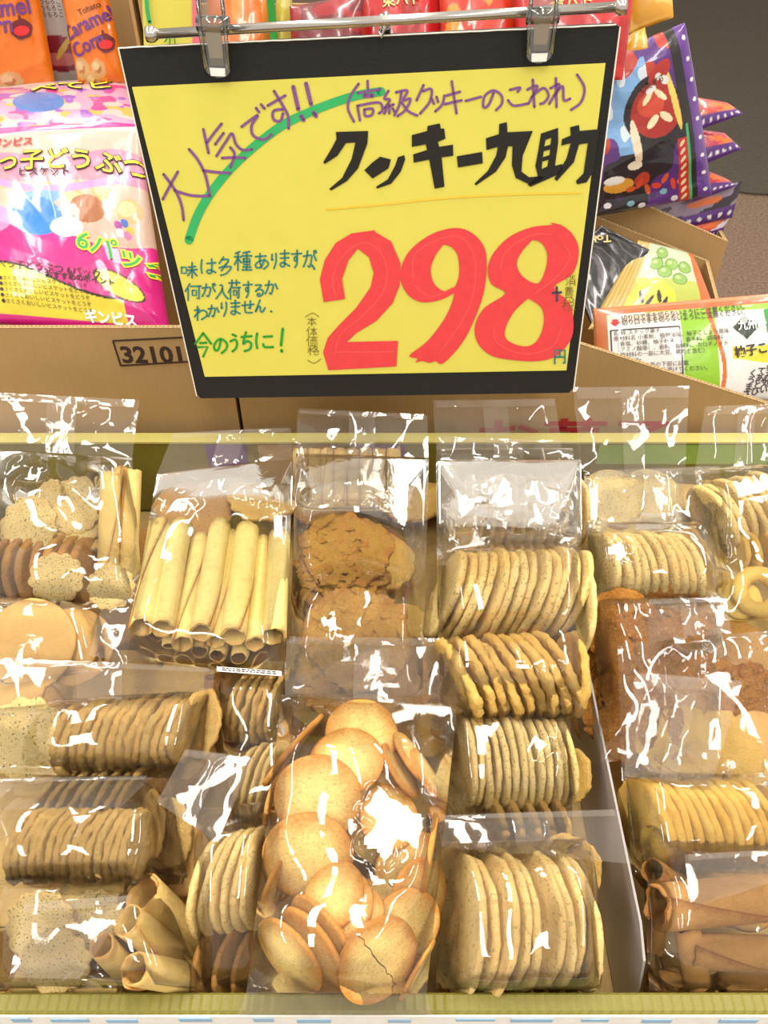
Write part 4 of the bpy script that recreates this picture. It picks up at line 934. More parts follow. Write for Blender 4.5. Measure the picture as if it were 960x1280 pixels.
# ---- U: front row beside the divider
U = row('thin', 574, 1151, 714, 1146, 9, 82, -.004, 11, -.26, 0.125, '', '', 'big thin cookies in the front row by the divider', s1=2, h1=-.004, r1=76, jit=2.2)
for k, o_ in enumerate(U): o_['label'] = '%s big thin cookie on edge in the front row, counting towards the divider' % ORD[k]
U += row('brown', 556, 1236, 716, 1238, 9, 26, -.05, -12, -.2, 0.28, '', '', 'dark cookies under the front row')
for k, o_ in enumerate(U[9:]): o_['label'] = '%s dark cookie under the front row, counting towards the divider' % ORD[k]
U += [disc('oat', 712, 1085, -.012, 40, (-.3, .2, .9), 'round oat cookie behind the divider end of the front row', None, 0.12)]
# ---- E behind the tall bag
E = row('thin', 585, 640, 718, 640, 12, 46, -.004, 4, -.12, 0.12, '', '', 'cookies behind the tall sesame bag')
for k, o_ in enumerate(E): o_['label'] = '%s dim cookie on edge behind the tall sesame bag, counting towards the divider' % ORD[k]
E2 = []
for k, x in enumerate((376, 393, 409, 425, 441, 457, 474, 490)):
    E2.append(roll('goldroll', (x, 562), (x + 1, 628), 8.5, '%s stubby wafer finger at the rear wall behind the lace cookies' % ORD[k], 'wafer fingers at the rear wall', 0.020, -.01))
# ---- right of the divider
g = 'pale round cookies at the rear beyond the divider'
Fc_ = [disc('sesame', 765, 622, 0.012, 40, (-.05, .45, .88), 'pale round cookie facing up at the rear wall, nearest the divider', g, 0.12), disc('sesame', 815, 620, 0.010, 38, (.05, .45, .88), 'pale round cookie facing up at the rear wall, farther from the divider', g, 0.12)]
Hh = row('sesame', 752, 712, 852, 712, 10, 48, 0.006, -3, -.22, 0.18, '', '', 'pale cookies on edge beyond the divider', s1=-12)
for k, o_ in enumerate(Hh): o_['label'] = '%s pale cookie on edge beyond the divider, above the almond cookies' % ORD[k]
Gg = row('sesame', 890, 648, 962, 634, 7, 47, 0.016, -27, -.12, 0.18, '', '', 'slanting pale cookies in the rear corner')
for k, o_ in enumerate(Gg): o_['label'] = '%s slanting pale cookie in the rear corner beyond the divider' % ORD[k]
Gg += row('yellow', 918, 690, 968, 692, 4, 28, 0.004, -5, -.2, 0.26, 'short yellow cookie under the slanting pale row', '', 'short yellow cookies in the rear corner')
Gg += [disc('ring', 948, 740, 0.012, 34, (-.1, .3, .95), 'yellow ring cookie at the frame edge beyond the divider', None, 0.3), disc('yellow', 925, 752, 0.002, 26, (-.3, .3, .9), 'yellow lump cookie beside the ring cookie', None, 0.3)]
g = 'almond caramel cookies beyond the divider'
I = [disc('caramel', 776, 782, 0.010, 48, (-.15, .25, .95), 'dark almond cookie facing up beside the divider', g, 0.12), disc('caramel', 850, 768, 0.004, 46, (.05, .5, .85), 'almond cookie partly under the short seal flap', g, 0.12),
     disc('caramel', 762, 826, 0.002, 44, edge_n(8, -.5), 'almond cookie on edge against the divider', g, 0.14), disc('caramel', 808, 830, 0.000, 46, (.0, .35, .93), 'almond cookie in the second rank beside the divider', g, 0.12),
     disc('caramel', 776, 892, -.004, 52, (-.62, .30, .72), 'almond cookie leaning on the divider below the others', g, 0.14), disc('caramel', 800, 905, -.006, 50, (-.45, .2, .85), 'almond cookie overlapping the one leaning on the divider', g, 0.14),
     disc('caramel', 885, 862, 0.000, 46, (.0, .3, .95), 'almond cookie under crumpled film in the middle beyond the divider', g, 0.12), disc('caramel', 935, 872, -.004, 44, (.1, .2, .95), 'almond cookie by the frame edge under crumpled film', g, 0.12),
     disc('oat', 850, 930, -.004, 48, (.0, .3, .95), 'oat cookie under the hanging hazy flap', None, 0.12), disc('oat', 905, 940, -.008, 50, (.05, .35, .93), 'oat cookie beside the hanging hazy flap', None, 0.12), disc('peach', 950, 935, -.012, 46, (.05, .35, .93), 'plain cookie at the frame edge below the almond cookies', None, 0.12)]
Ll = row('yellow', 806, 1030, 935, 1030, 12, 56, -.004, -6, -.32, 0.19, '', '', 'yellow cookies in the curved row', s1=-12, r1=54)
for k, o_ in enumerate(Ll): o_['label'] = '%s yellow cookie in the curved row, counting away from the divider' % ORD[k]
g = 'brown rolled wafers in the front corner beyond the divider'
Mm = [roll('brownroll', (820, 1134), (966, 1120), 29, 'thick brown roll lying across the front bag beyond the divider', g, 0.014, -.002),
      roll('brownroll', (862, 1188), (968, 1192), 23, 'darker broken brown roll below the thick one', g, -.010),
      roll('brownroll', (858, 1160), (874, 1236), 17, 'paler roll pointing at the tray front below the thick one', g, -.002, -.02),
      roll('brownroll', (822, 1118), (818, 1190), 13, 'slim upright brown roll next to the divider', g, 0.004, -.03),
      roll('brownroll', (816, 1088), (850, 1106), 16, 'short brown roll with a dark mouth above the thick one', g, 0.012, -.02),
      roll('brownroll', (822, 1228), (868, 1222), 16, 'brown roll by the tray front near the divider', g, -.03),
      roll('brownroll', (900, 1232), (968, 1224), 16, 'dim brown roll along the tray front under the broken one', g, -.03),
      disc('brownroll', 838, 1090, -.02, 1, (0, 0, 1), '', None, 6) if False else disc('brown', 830, 1078, -.022, 40, (-.2, .2, .95), 'brown cookie behind the thick brown roll', None, 0.14)]

# ---- cookies of the lower layer, glimpsed in the gaps
random.seed(5); g = 'biscuits of the lower layer glimpsed in the gaps between bags'
ANCH = [(260, 720, 'rolled wafer bag'), (440, 730, 'lace cookie bag'), (640, 760, 'tall sesame bag'), (80, 660, 'herb cracker bag'), (60, 800, 'large plain cookies'), (165, 920, 'upper lying coconut row'), (100, 1055, 'lower lying coconut row'), (150, 1180, 'front corner rolls'), (295, 1100, 'thin pale cookies'), (430, 1050, 'butter cookie bag'), (640, 960, 'middle sesame row'), (650, 1150, 'front thin row'), (780, 620, 'rear round cookies'), (800, 710, 'pale cookies above the almond ones'), (920, 640, 'slanting rear corner cookies'), (790, 840, 'leaning almond cookies'), (890, 880, 'hazy flap'), (870, 1030, 'curved yellow row'), (880, 1150, 'thick brown rolls'), (440, 590, 'wafer fingers'), (650, 620, 'red carton print bag')]
for (u, v, kind, r) in [(20, 900, 'peach', 60), (150, 860, 'rough', 56), (230, 860, 'oat', 50), (215, 950, 'brown', 54), (20, 1100, 'rough', 56), (120, 1080, 'rough', 60), (215, 1120, 'brown', 50), (60, 1200, 'brown', 56),
                        (340, 940, 'brown', 54), (520, 900, 'oat', 50), (500, 800, 'oat', 60), (470, 700, 'oat', 50), (620, 1050, 'brown', 55), (680, 1080, 'brown', 60), (560, 880, 'brown', 50), (640, 700, 'oat', 60), (600, 600, 'oat', 50), (680, 600, 'oat', 50),
                        (410, 620, 'brown', 50), (520, 620, 'oat', 46), (330, 620, 'oat', 46), (240, 640, 'brown', 50), (300, 740, 'brown', 60), (180, 700, 'brown', 46), (60, 720, 'brown', 60), (130, 770, 'brown', 56), (800, 680, 'oat', 50), (890, 700, 'oat', 52), (850, 820, 'brown', 60),
                        (920, 820, 'brown', 60), (860, 980, 'brown', 60), (940, 980, 'brown', 60), (790, 980, 'brown', 44), (920, 1100, 'brown', 60), (850, 1240, 'brown', 44), (200, 1240, 'brown', 44), (370, 1120, 'brown', 60), (450, 1120, 'brown', 60), (860, 610, 'oat', 44), (920, 620, 'oat', 44), (760, 900, 'brown', 44), (900, 900, 'brown', 60)]:
    an = min(ANCH, key=lambda a: (a[0] - u) ** 2 + (a[1] - v) ** 2); dx, dy = u - an[0], v - an[1]
    side = 'under the middle of' if abs(dx) < 28 and abs(dy) < 28 else (('on the divider side of' if (dx > 0) == (u < 740) else 'on the outer side of') if abs(dx) > abs(dy) else ('behind' if dy < 0 else 'in front of'))
    disc(kind, u, v, -.062, r, (random.uniform(-.2, .2), .7 + random.uniform(-.2, .1), .7), 'dim %s cookie low %s the %s' % ({'oat': 'golden', 'brown': 'brown', 'rough': 'coconut', 'peach': 'plain'}[kind], side, an[2]), g, 0.14)

bpy.context.view_layer.update()
film_bag('large clear bag of round butter cookies standing out in the front centre', [(352, 868, .038), (572, 880, .038), (533, 1242, .024), (308, 1240, .024)], S,
         flap=[(358, 798, .040), (573, 800, .042), (572, 884, .040), (356, 870, .038), .012], seed=11, amp=0.011, glint=[(488, 1035, 48), (553, 1000, 22), (395, 850, 16)], tail=[(308, 1240, .024), (533, 1242, .024), (541, 1276, .008), (296, 1275, .008)], under=.008, sc=1.25)
film_bag('tall clear bag of slanting sesame and oat cookies resting against the divider', [(545, 574, .046), (726, 574, .046), (730, 897, .030), (548, 893, .030)], D1 + D2,
         flap=[(547, 546, .058), (724, 552, .058), (726, 574, .046), (545, 574, .046), .010], seed=23, amp=0.010, glint=[(648, 630, 50), (580, 628, 26), (688, 850, 18)], under=.012)
film_bag('clear bag of pale yellow rolled wafers at the front of the rear row', [(196, 592, .040), (366, 572, .044), (357, 843, .026), (156, 829, .026)], B,
         flap=[(216, 542, .060), (364, 535, .060), (366, 572, .044), (196, 592, .040), .012], seed=37, amp=0.010, glint=[(222, 628, 30), (338, 612, 30)], under=.012, tag=[(271, 833, .036), (352, 839, .036), (352, 845, .036), (271, 839, .036)])
film_bag('clear bag of lace cookies between the rolled wafers and the sesame cookies', [(370, 566, .040), (536, 572, .040), (528, 868, .014), (360, 866, .014)], C,
         flap=[(372, 512, .055), (534, 520, .055), (536, 572, .040), (370, 566, .040), .012], seed=41, amp=0.011, glint=[(400, 620, 22), (500, 622, 20), (412, 778, 14)], under=.010)
film_bag('clear bag of herb crackers and upright rolls in the rear corner away from the divider', [(-12, 562, .050), (165, 572, .048), (180, 764, .020), (-12, 766, .020)], A,
         flap=[(-14, 490, .085), (174, 500, .085), (165, 572, .048), (-12, 562, .050), .010], seed=53, amp=0.009, glint=[(38, 592, 18)], under=.008)
film_bag('clear bag of large plain peach-coloured cookies below the herb crackers', [(-14, 752, .022), (128, 762, .020), (132, 838, .012), (-14, 858, .012)], Nn,
         flap=[(128, 752, .026), (172, 745, .030), (158, 832, .026), (112, 818, .024), .006], seed=59, amp=0.008, under=.004, strip=False)
film_bag('clear bag holding the upper lying row of coconut cookies', [(-14, 886, .022), (266, 868, .022), (252, 974, .006), (-14, 966, .006)], O,
         flap=[(-16, 822, .030), (268, 836, .032), (264, 884, .026), (-14, 896, .024), .006], seed=61, amp=0.006)
film_bag('clear bag holding the lower lying row of coconut cookies', [(-14, 972, .018), (212, 968, .016), (236, 1105, -.002), (-14, 1112, -.002)], P1 + P2 + P3, seed=67, amp=0.006,
         flap=[(-16, 975, .028), (190, 972, .024), (150, 1010, .024), (-14, 1012, .026), .005], strip=False)
film_bag('clear bag of gold rolls and pale crackers in the front corner', [(-14, 1100, .012), (196, 1092, .010), (256, 1236, -.006), (-14, 1236, -.006)], R, seed=71, amp=0.007, under=.006,
         flap=[(30, 1130, .034), (166, 1120, .030), (100, 1224, .028), (12, 1222, .030), .005], strip=False)
film_bag('narrow clear bag of thin pale cookies beside the butter cookie bag', [(246, 1010, .012), (345, 1000, .012), (336, 1235, -.018), (252, 1235, -.018)], Q, seed=73, amp=0.008,
         flap=[(231, 938, .044), (316, 948, .040), (272, 1053, .036), (196, 1003, .046), .008])
film_bag('clear bag of cookies on edge showing below the rolled wafers', [(270, 850, .016), (360, 850, .016), (372, 1020, -.004), (290, 1030, -.004)], Q2 + Q3, seed=79, amp=0.006)
film_bag('clear bag of upright sesame cookies in the middle row by the divider', [(556, 888, .012), (712, 890, .012), (716, 1038, -.008), (560, 1038, -.008)], T, glint=[(676, 930, 16)], seed=83, amp=0.006)
film_bag('clear bag of big thin cookies in the front row by the divider', [(545, 1052, .020), (738, 1048, .018), (750, 1236, -.016), (545, 1236, -.016)], U, seed=89, amp=0.008, under=.006,
         flap=[(548, 1020, .030), (770, 1012, .026), (790, 1080, .020), (552, 1058, .024), .006])
film_bag('clear bag behind the tall sesame bag, its flap before the red carton print', [(550, 560, .030), (716, 560, .030), (722, 690, .004), (556, 690, .004)], E, seed=97, amp=0.006,
         flap=[(541, 500, .075), (694, 498, .075), (702, 562, .034), (545, 562, .034), .010])
film_bag('clear bag of stubby wafer fingers at the rear wall behind the lace cookies', [(366, 548, .030), (500, 550, .030), (505, 640, .006), (366, 640, .006)], E2, seed=101, amp=0.005)
film_bag('clear bag of pale round cookies at the rear wall just beyond the divider', [(730, 588, .026), (852, 586, .026), (860, 668, .010), (730, 668, .010)], Fc_, seed=103, amp=0.008,
         flap=[(716, 484, .085), (862, 482, .085), (856, 590, .026), (728, 590, .026), .010])
film_bag('clear bag of pale upright cookies above the almond cookies', [(735, 655, .022), (896, 655, .022), (905, 752, .012), (736, 752, .012)], Hh, glint=[(770, 690, 22)], seed=107, amp=0.009, under=.010,
         flap=[(745, 590, .036), (900, 584, .036), (892, 660, .026), (735, 660, .026), .010])
film_bag('clear bag of slanting pale cookies in the rear corner beyond the divider', [(868, 588, .030), (985, 584, .030), (985, 775, .006), (900, 775, .006)], Gg, seed=109, amp=0.006,
         flap=[(881, 508, .075), (985, 504, .075), (985, 590, .032), (868, 590, .032), .008])
film_bag('clear bag of dark almond cookies leaning on the divider', [(742, 752, .014), (905, 746, .014), (900, 948, -.002), (752, 952, -.002)], I[:6], seed=113, amp=0.008, under=.006,
         flap=[(808, 752, .030), (908, 748, .028), (914, 792, .026), (812, 802, .028), .005])
film_bag('clear bag with a large hazy flap over oat and almond cookies', [(772, 806, .022), (985, 786, .020), (985, 982, -.002), (778, 980, -.002)], I[6:], seed=127, amp=0.009, under=.008,
         flap=[(795, 842, .036), (928, 852, .036), (888, 985, .026), (780, 970, .026), .005])
film_bag('clear bag of yellow cookies in a curved row', [(782, 966, .010), (985, 968, .010), (975, 1092, -.008), (790, 1092, -.008)], Ll, seed=131, amp=0.005)
film_bag('clear bag of thick brown rolls in the front corner beyond the divider', [(800, 1030, .010), (985, 1056, .012), (985, 1238, -.012), (812, 1238, -.016)], Mm, seed=137, amp=0.009, under=.010,
         flap=[(856, 1068, .030), (985, 1062, .030), (975, 1100, .026), (864, 1135, .024), .006], strip=False)

# ================================================================== CARTONS AND SNACK PACKS BEHIND THE TRAY
Z = lambda r: CAMZ + r
def carton(label, x0, x1, y0, y1, zf, zb, zl, zr, group=None):
    """open cardboard box; zf/zb give the heights of the front and rear panels' tops at x0 and x1"""
    root = thing('cardboard_box', ((x0 + x1) / 2, (y0 + y1) / 2, TB), label, 'box', group); T_ = 0.0035
    for nm, y, (za, zb_) in (('front_panel', y0, zf), ('rear_panel', y1 - T_, zb)):
        p = [(x0, y, TB + .001), (x1, y, TB + .001), (x1, y, zb_), (x0, y, za)]
        link(nm, mesh(*prism(p, (0, T_, 0)), smooth=False), root, M['card'])
        for off in (0.0003, T_ - 0.0003):
            link('cut_edge', mesh(*tube([Vector((x0, y + off, za)), Vector((x1, y + off, zb_))], 0.0007, 6), smooth=False), root, M['cardedge'])
        n = int((x1 - x0) / 0.004); vv = []
        for k in range(n):
            f = (k + .5) / n; vv.append(box_vf((x0 + (x1 - x0) * f, y + T_ / 2, za + (zb_ - za) * f + 0.0001), (0.001, 0, 0), (0, 0.0009, 0), (0, 0, 0.0004)))
        link('fluting', mesh(*join(*vv), smooth=False), root, M['fluting'])['kind'] = 'stuff'
    for x, (za, zb_) in ((x0, zl), (x1 - T_, zr)):
        p = [(x, y0 + T_, TB + .001), (x, y1 - T_, TB + .001), (x, y1 - T_, zb_), (x, y0 + T_, za)]
        link('side_panel', mesh(*prism(p, (T_, 0, 0)), smooth=False), root, M['card'])
        for off in (0.0003, T_ - 0.0003):
            link('cut_edge', mesh(*tube([Vector((x + off, y0 + T_, za)), Vector((x + off, y1 - T_, zb_))], 0.0007, 6), smooth=False), root, M['cardedge'])
    link('bottom_panel', mesh(*box_vf(((x0 + x1) / 2, (y0 + y1) / 2, TB + 0.003), ((x1 - x0) / 2 - T_, 0, 0), (0, (y1 - y0) / 2 - T_, 0), (0, 0, 0.0015)), smooth=False), root, M['card'])
    return root
def print_on(root, body, u, v, y, hgt, mat, bold=0.0, wide=1.0):
    V, Fc = text_vf(body, 1.0, bold); p = aty(u, v, y)
    return link('printed_lettering', mesh([p + Vector((q.x * wide * hgt, 0, q.y * hgt)) for q in V], Fc, False), root, M[mat])
bx1 = carton('plain brown cardboard box printed 32101 under the biscuit packs', -0.56, -0.1545, 0.70, 0.985, (Z(-.448), Z(-.448)), (Z(-.40), Z(-.40)), (Z(-.448), Z(-.40)), (Z(-.448), Z(-.40)))
print_on(bx1, '32101', 153, 453, 0.6995, 0.0265, 'box_ink', 0.03, 0.98)
fr = [aty(141, 426, 0.6994), aty(262, 420, 0.6994), aty(268, 450, 0.6994), aty(151, 457, 0.6994)]
for a, b in ((0, 1), (1, 2), (2, 3), (3, 0)):
    link('printed_frame', mesh(*tube([fr[a], fr[b]], 0.0009, 4), smooth=False), bx1, M['box_ink'])
bx2 = carton('brown cardboard box with red printed characters and a sloping cut front edge', -0.1505, 0.41, 0.70, 0.9775, (Z(-.345), Z(-.5435)), (Z(-.31), Z(-.527)), (Z(-.345), Z(-.31)), (Z(-.60), Z(-.527)))
print_on(bx2, 'お菓子', 588, 566, 0.6994, 0.056, 'box_red', 0.02, 1.3)
bx3 = carton('rear cardboard box holding the stacked purple halloween packs', 0.02, 0.432, 0.986, 1.22, (Z(-.335), Z(-.506)), (Z(-.33), Z(-.51)), (Z(-.335), Z(-.33)), (Z(-.506), Z(-.51)))
bx4 = carton('tall cardboard box at the back with the orange caramel corn packs', -0.58, -0.262, 0.99, 1.22, (Z(-.37), Z(-.37)), (Z(-.10), Z(-.10)), (Z(-.37), Z(-.10)), (Z(-.20), Z(-.06)))
bx5 = carton('tall cardboard box at the back behind the yellow price card', -0.256, 0.012, 0.99, 1.22, (Z(-.36), Z(-.36)), (Z(-.30), Z(-.30)), (Z(-.19), Z(-.06)), (Z(-.36), Z(-.30)))

W_ = rgb(245, 242, 236); PK = rgb(232, 30, 140); PKP = rgb(236, 150, 205); YL = rgb(246, 224, 60); OR = rgb(246, 126, 20); RD = rgb(205, 26, 30); PU = rgb(92, 40, 130)
def noise2(S, T, c, sd): return soft(S, T, c, sd) + 0.5
# ---- pink biscuit packs: clear window, pink frame, yellow foot
def paint_biscuit(S, T, col):
    setc(col, S > -1, PK)
    win = (T > 0.43 + 0.06 * np.sin(S * 6)) & (T < 0.97)
    setc(col, win, rgb(218, 184, 166))
    for k, (a, b) in enumerate([(0.12, 0.62), (0.28, 0.56), (0.45, 0.63), (0.62, 0.58), (0.78, 0.64), (0.2, 0.72), (0.5, 0.74), (0.9, 0.55), (0.05, 0.5), (0.36, 0.66), (0.7, 0.7)]):
        m = ell(S, T, a, b, 0.075, 0.055, k) & win
        setc(col, m, rgb(222, 178, 116)); setc(col, ell(S, T, a - .01, b + .01, 0.05, 0.035, k) & win, rgb(240, 206, 150))
    setc(col, (T > 0.68) & (T < 0.83 + 0.03 * np.sin(S * 9)) & win, rgb(214, 120, 168), 0.75)
    setc(col, (np.abs(T - (0.64 + 0.12 * (S - .5) ** 2 * 4)) < 0.02) & win, PKP)
    setc(col, ell(S, T, 0.42, 0.60, 0.13, 0.035, 0.05), rgb(120, 170, 220)); setc(col, ell(S, T, 0.15, 0.49, 0.12, 0.07), PKP); setc(col, ell(S, T, 0.4, 0.5, 0.14, 0.10), rgb(40, 130, 210))
    setc(col, ell(S, T, 0.68, 0.54, 0.10, 0.07), rgb(176, 108, 60)); setc(col, ell(S, T, 0.56, 0.45, 0.09, 0.05), W_); setc(col, ell(S, T, 0.02, 0.52, 0.10, 0.08), YL)
    for k in range(5): setc(col, ell(S, T, 0.86 + 0.03 * math.cos(k * 1.3), 0.46 + 0.03 * math.sin(k * 1.3), 0.02, 0.02), [rgb(230, 190, 40), rgb(60, 110, 200), rgb(170, 60, 150), rgb(240, 240, 250), rgb(230, 120, 170)][k])
    foot = T < 0.27 - 0.14 * S + 0.03 * np.sin(S * 7)
    setc(col, foot & (S < 0.8), YL); setc(col, (np.abs(T - (0.27 - 0.14 * S + 0.03 * np.sin(S * 7))) < 0.006) & (S < 0.8), rgb(60, 40, 30))
    setc(col, ell(S, T, 0.79, 0.20, 0.13, 0.055, -0.35), rgb(60, 40, 30)); setc(col, ell(S, T, 0.79, 0.20, 0.12, 0.048, -0.35), YL)
    setc(col, (T < 0.035), PK); setc(col, T > 0.965, rgb(225, 210, 205))
pk = Pack('biscuit_pack', [aty(-30, 170, .88), aty(172, 158, .875), aty(214, 424, .712), aty(-30, 402, .712)], paint_biscuit, 'pink biscuit pack with a clear window, lying slanted over the box printed 32101', 'biscuit packs', puff=0.030, amp=0.014, seed=6, res=0.0009)
pk.write('べっ子どうぶつ', 0.02, 0.765, 0.026, 'print_dark', -0.04, 0.0012, 0.055, 1.0)
pk.write('べっ子どうぶつ', 0.02, 0.765, 0.026, 'print_yellow', -0.04, 0.0018, 0.012, 1.0)
pk.write('ビスケット', 0.30, 0.715, 0.011, 'print_dark', -0.03, 0.0014, 0.02); pk.write('ギンビス', 0.12, 0.90, 0.012, 'print_red', -0.05, 0.0014, 0.03)
pk.write('6パック', 0.60, 0.355, 0.024, 'print_yellow', -0.28, 0.0014, 0.07); pk.write('6パック', 0.60, 0.355, 0.024, 'print_green', -0.28, 0.0019, 0.01)
pk.write('たべっ子どうぶつ 6パック', 0.12, 0.245, 0.009, 'print_dark', -0.05, 0.0013, 0.01); pk.write('おすすめのポイント', 0.42, 0.205, 0.007, 'print_dark', -0.03, 0.0013, 0.03)
for k in range(5): pk.write('●さくさくおいしいビスケットをどうぞ', 0.17, 0.185 - 0.026 * k, 0.0046, 'print_dark', -0.03, 0.0012)
pk.write('ギンビス', 0.58, 0.035, 0.012, 'print_white', -0.01, 0.0013, 0.04)
def paint_biscuit2(S, T, col):
    setc(col, S > -1, rgb(226, 160, 190)); n = noise2(S * 1.0, T * 1.0, 0.12, 4); setc(col, n > 0.55, rgb(232, 196, 190)); setc(col, noise2(S, T, 0.10, 9) > 0.72, rgb(236, 180, 90)); setc(col, noise2(S, T, 0.09, 19) > 0.76, rgb(226, 70, 150))
    setc(col, noise2(S, T, 0.08, 29) > 0.8, rgb(160, 100, 190)); setc(col, T < 0.08, PK); setc(col, ell(S, T, 0.42, 0.45, 0.16, 0.2, .3), rgb(70, 130, 200)); setc(col, T > 0.9, rgb(220, 210, 205))
p2 = Pack('biscuit_pack', [aty(-30, 112, 1.02), aty(160, 98, 1.02), aty(172, 162, .885), aty(-30, 172, .89)], paint_biscuit2, 'pink biscuit pack lying flat behind the front one, under the orange packs', 'biscuit packs', puff=0.012, amp=0.006, seed=8, res=0.0011)
p2.write('べてビ', 0.38, 0.62, 0.026, 'print_dark', 0.10, 0.0012, 0.05, 1.2); p2.write('べてビ', 0.38, 0.62, 0.026, 'print_yellow', 0.10, 0.0018, 0.01, 1.2)
# ---- caramel corn packs
def paint_caramel(S, T, col):
    setc(col, S > -1, OR); setc(col, noise2(S, T, 0.3, 3) > 0.75, rgb(250, 146, 40))
    for a, b, r in ((0.22, 0.14, 0.16), (0.55, 0.12, 0.14), (0.38, 0.05, 0.15)):
        setc(col, ell(S, T, a, b, r, r * 0.42), rgb(226, 176, 110)); setc(col, ell(S, T, a, b, r * .45, r * .2), rgb(190, 120, 60)); setc(col, ell(S, T, a - .03, b + .02, r * .5, r * .16), rgb(240, 206, 150))
def caramel(C, label, seed):
    k = Pack('snack_pack', C, paint_caramel, label, 'orange caramel corn packs', puff=0.020, amp=0.012, seed=seed)
    return k
def pumpkin(k, a, b, ra, rb):
    k.patch(oval(a, b, ra, rb, 26, 0.04, 6), 'print_maroon', 0.0013); k.patch(oval(a, b - rb * 0.15, ra * 0.72, rb * 0.5, 20), 'print_red', 0.0017)
    k.patch([(a - ra * .12, b + rb * .9), (a + ra * .12, b + rb * .9), (a + ra * .05, b + rb * 1.35), (a - ra * .15, b + rb * 1.4)], 'print_maroon', 0.0013)
c1 = caramel([aty(-40, -110, 1.06), aty(30, -110, 1.06), aty(72, 120, 1.02), aty(-40, 135, 1.02)], 'orange caramel corn pack at the edge, beside the silver pack', 17)
c1.write('Caramel', 0.02, 0.47, 0.024, 'print_violet', 0.03, 0.0014, 0.02, 0.9); c1.write('Corn', 0.12, 0.385, 0.024, 'print_violet', 0.03, 0.0014, 0.02, 0.9); c1.write('Tohato', 0.36, 0.57, 0.009, 'print_dark', 0.03, 0.0014)
pumpkin(c1, 0.76, 0.40, 0.12, 0.055)
c2 = caramel([aty(60, -110, 1.05), aty(112, -110, 1.05), aty(160, 105, 1.0), aty(100, 118, 1.0)], 'orange caramel corn pack against the cardboard edge next to the sign', 29)
c2.write('Caramel', 0.02, 0.30, 0.019, 'print_violet', 0.30, 0.0016, 0.02, 0.85); c2.write('Corn', 0.16, 0.20, 0.019, 'print_violet', 0.30, 0.0016, 0.02, 0.85); c2.write('Tohato', 0.42, 0.43, 0.008, 'print_dark', 0.3, 0.0014)
pumpkin(c2, 0.80, 0.26, 0.17, 0.055)
def paint_silver(S, T, col):
    setc(col, S > -1, rgb(206, 200, 194)); setc(col, ell(S, T, 0.5, 0.30, 0.6, 0.13), rgb(150, 40, 60)); setc(col, ell(S, T, 0.5, 0.26, 0.4, 0.05), rgb(220, 120, 120)); setc(col, ell(S, T, 0.62, 0.34, 0.2, 0.03, .4), rgb(236, 196, 90))
c3 = Pack('snack_pack', [aty(20, -60, 1.10), aty(78, -60, 1.10), aty(120, 118, 1.06), aty(58, 118, 1.06)], paint_silver, 'silver grey snack pack wedged between the two orange caramel corn packs', None, puff=0.015, amp=0.006, seed=31)
for k in range(9): c3.write('とうもろこし菓子', 0.25, 0.92 - k * 0.045, 0.006, 'print_dark', 0.0, 0.0012)
# ---- yellow price card and things behind the bar's end
pc = thing('price_card', tuple(aty(215, 70, .975)), 'small yellow handwritten price card edged in pink behind the chrome bar end', 'sign')
q = [aty(176, -40, .978), aty(250, -40, .978), aty(252, 110, .975), aty(182, 110, .975)]
link('card', mesh(*prism(q, (0, 0.001, 0)), smooth=False), pc, M['paper'])
for (a, b) in (((240, -40), (241, 110)),):
    link('pink_border', mesh(*prism([aty(240, -40, .9765), aty(250, -40, .9765), aty(250, 110, .9738), aty(241, 110, .9738)], (0, -0.0006, 0)), smooth=False), pc, ink('pink_edge', rgb(226, 110, 130)))
def pen(strokes, w_, y, mat, name, par):
    V, Fc = [], []
    for s in strokes:
        for P in stroke_2d(s, w_):
            b = len(V); V += [aty(p[0], p[1], y) for p in P]; Fc.append(tuple(range(b, b + len(P))))
    link(name, mesh(V, Fc, False), par, M[mat])
pen([[(183, -5), (184, 12), (187, 28)]], 5, .9728, 'green_ink', 'marker_line', pc); pen([[(206, 52), (212, 46), (212, 56)], [(218, 46), (219, 57)]], 1.8, .9728, 'leaf_ink', 'marker_lettering', pc)
def solid(c, c2=None, sc=0.25, sd=3, th=0.6):
    def f(S, T, col):
        setc(col, S > -1, c)
        if c2: setc(col, noise2(S, T, sc, sd) > th, c2)
    return f
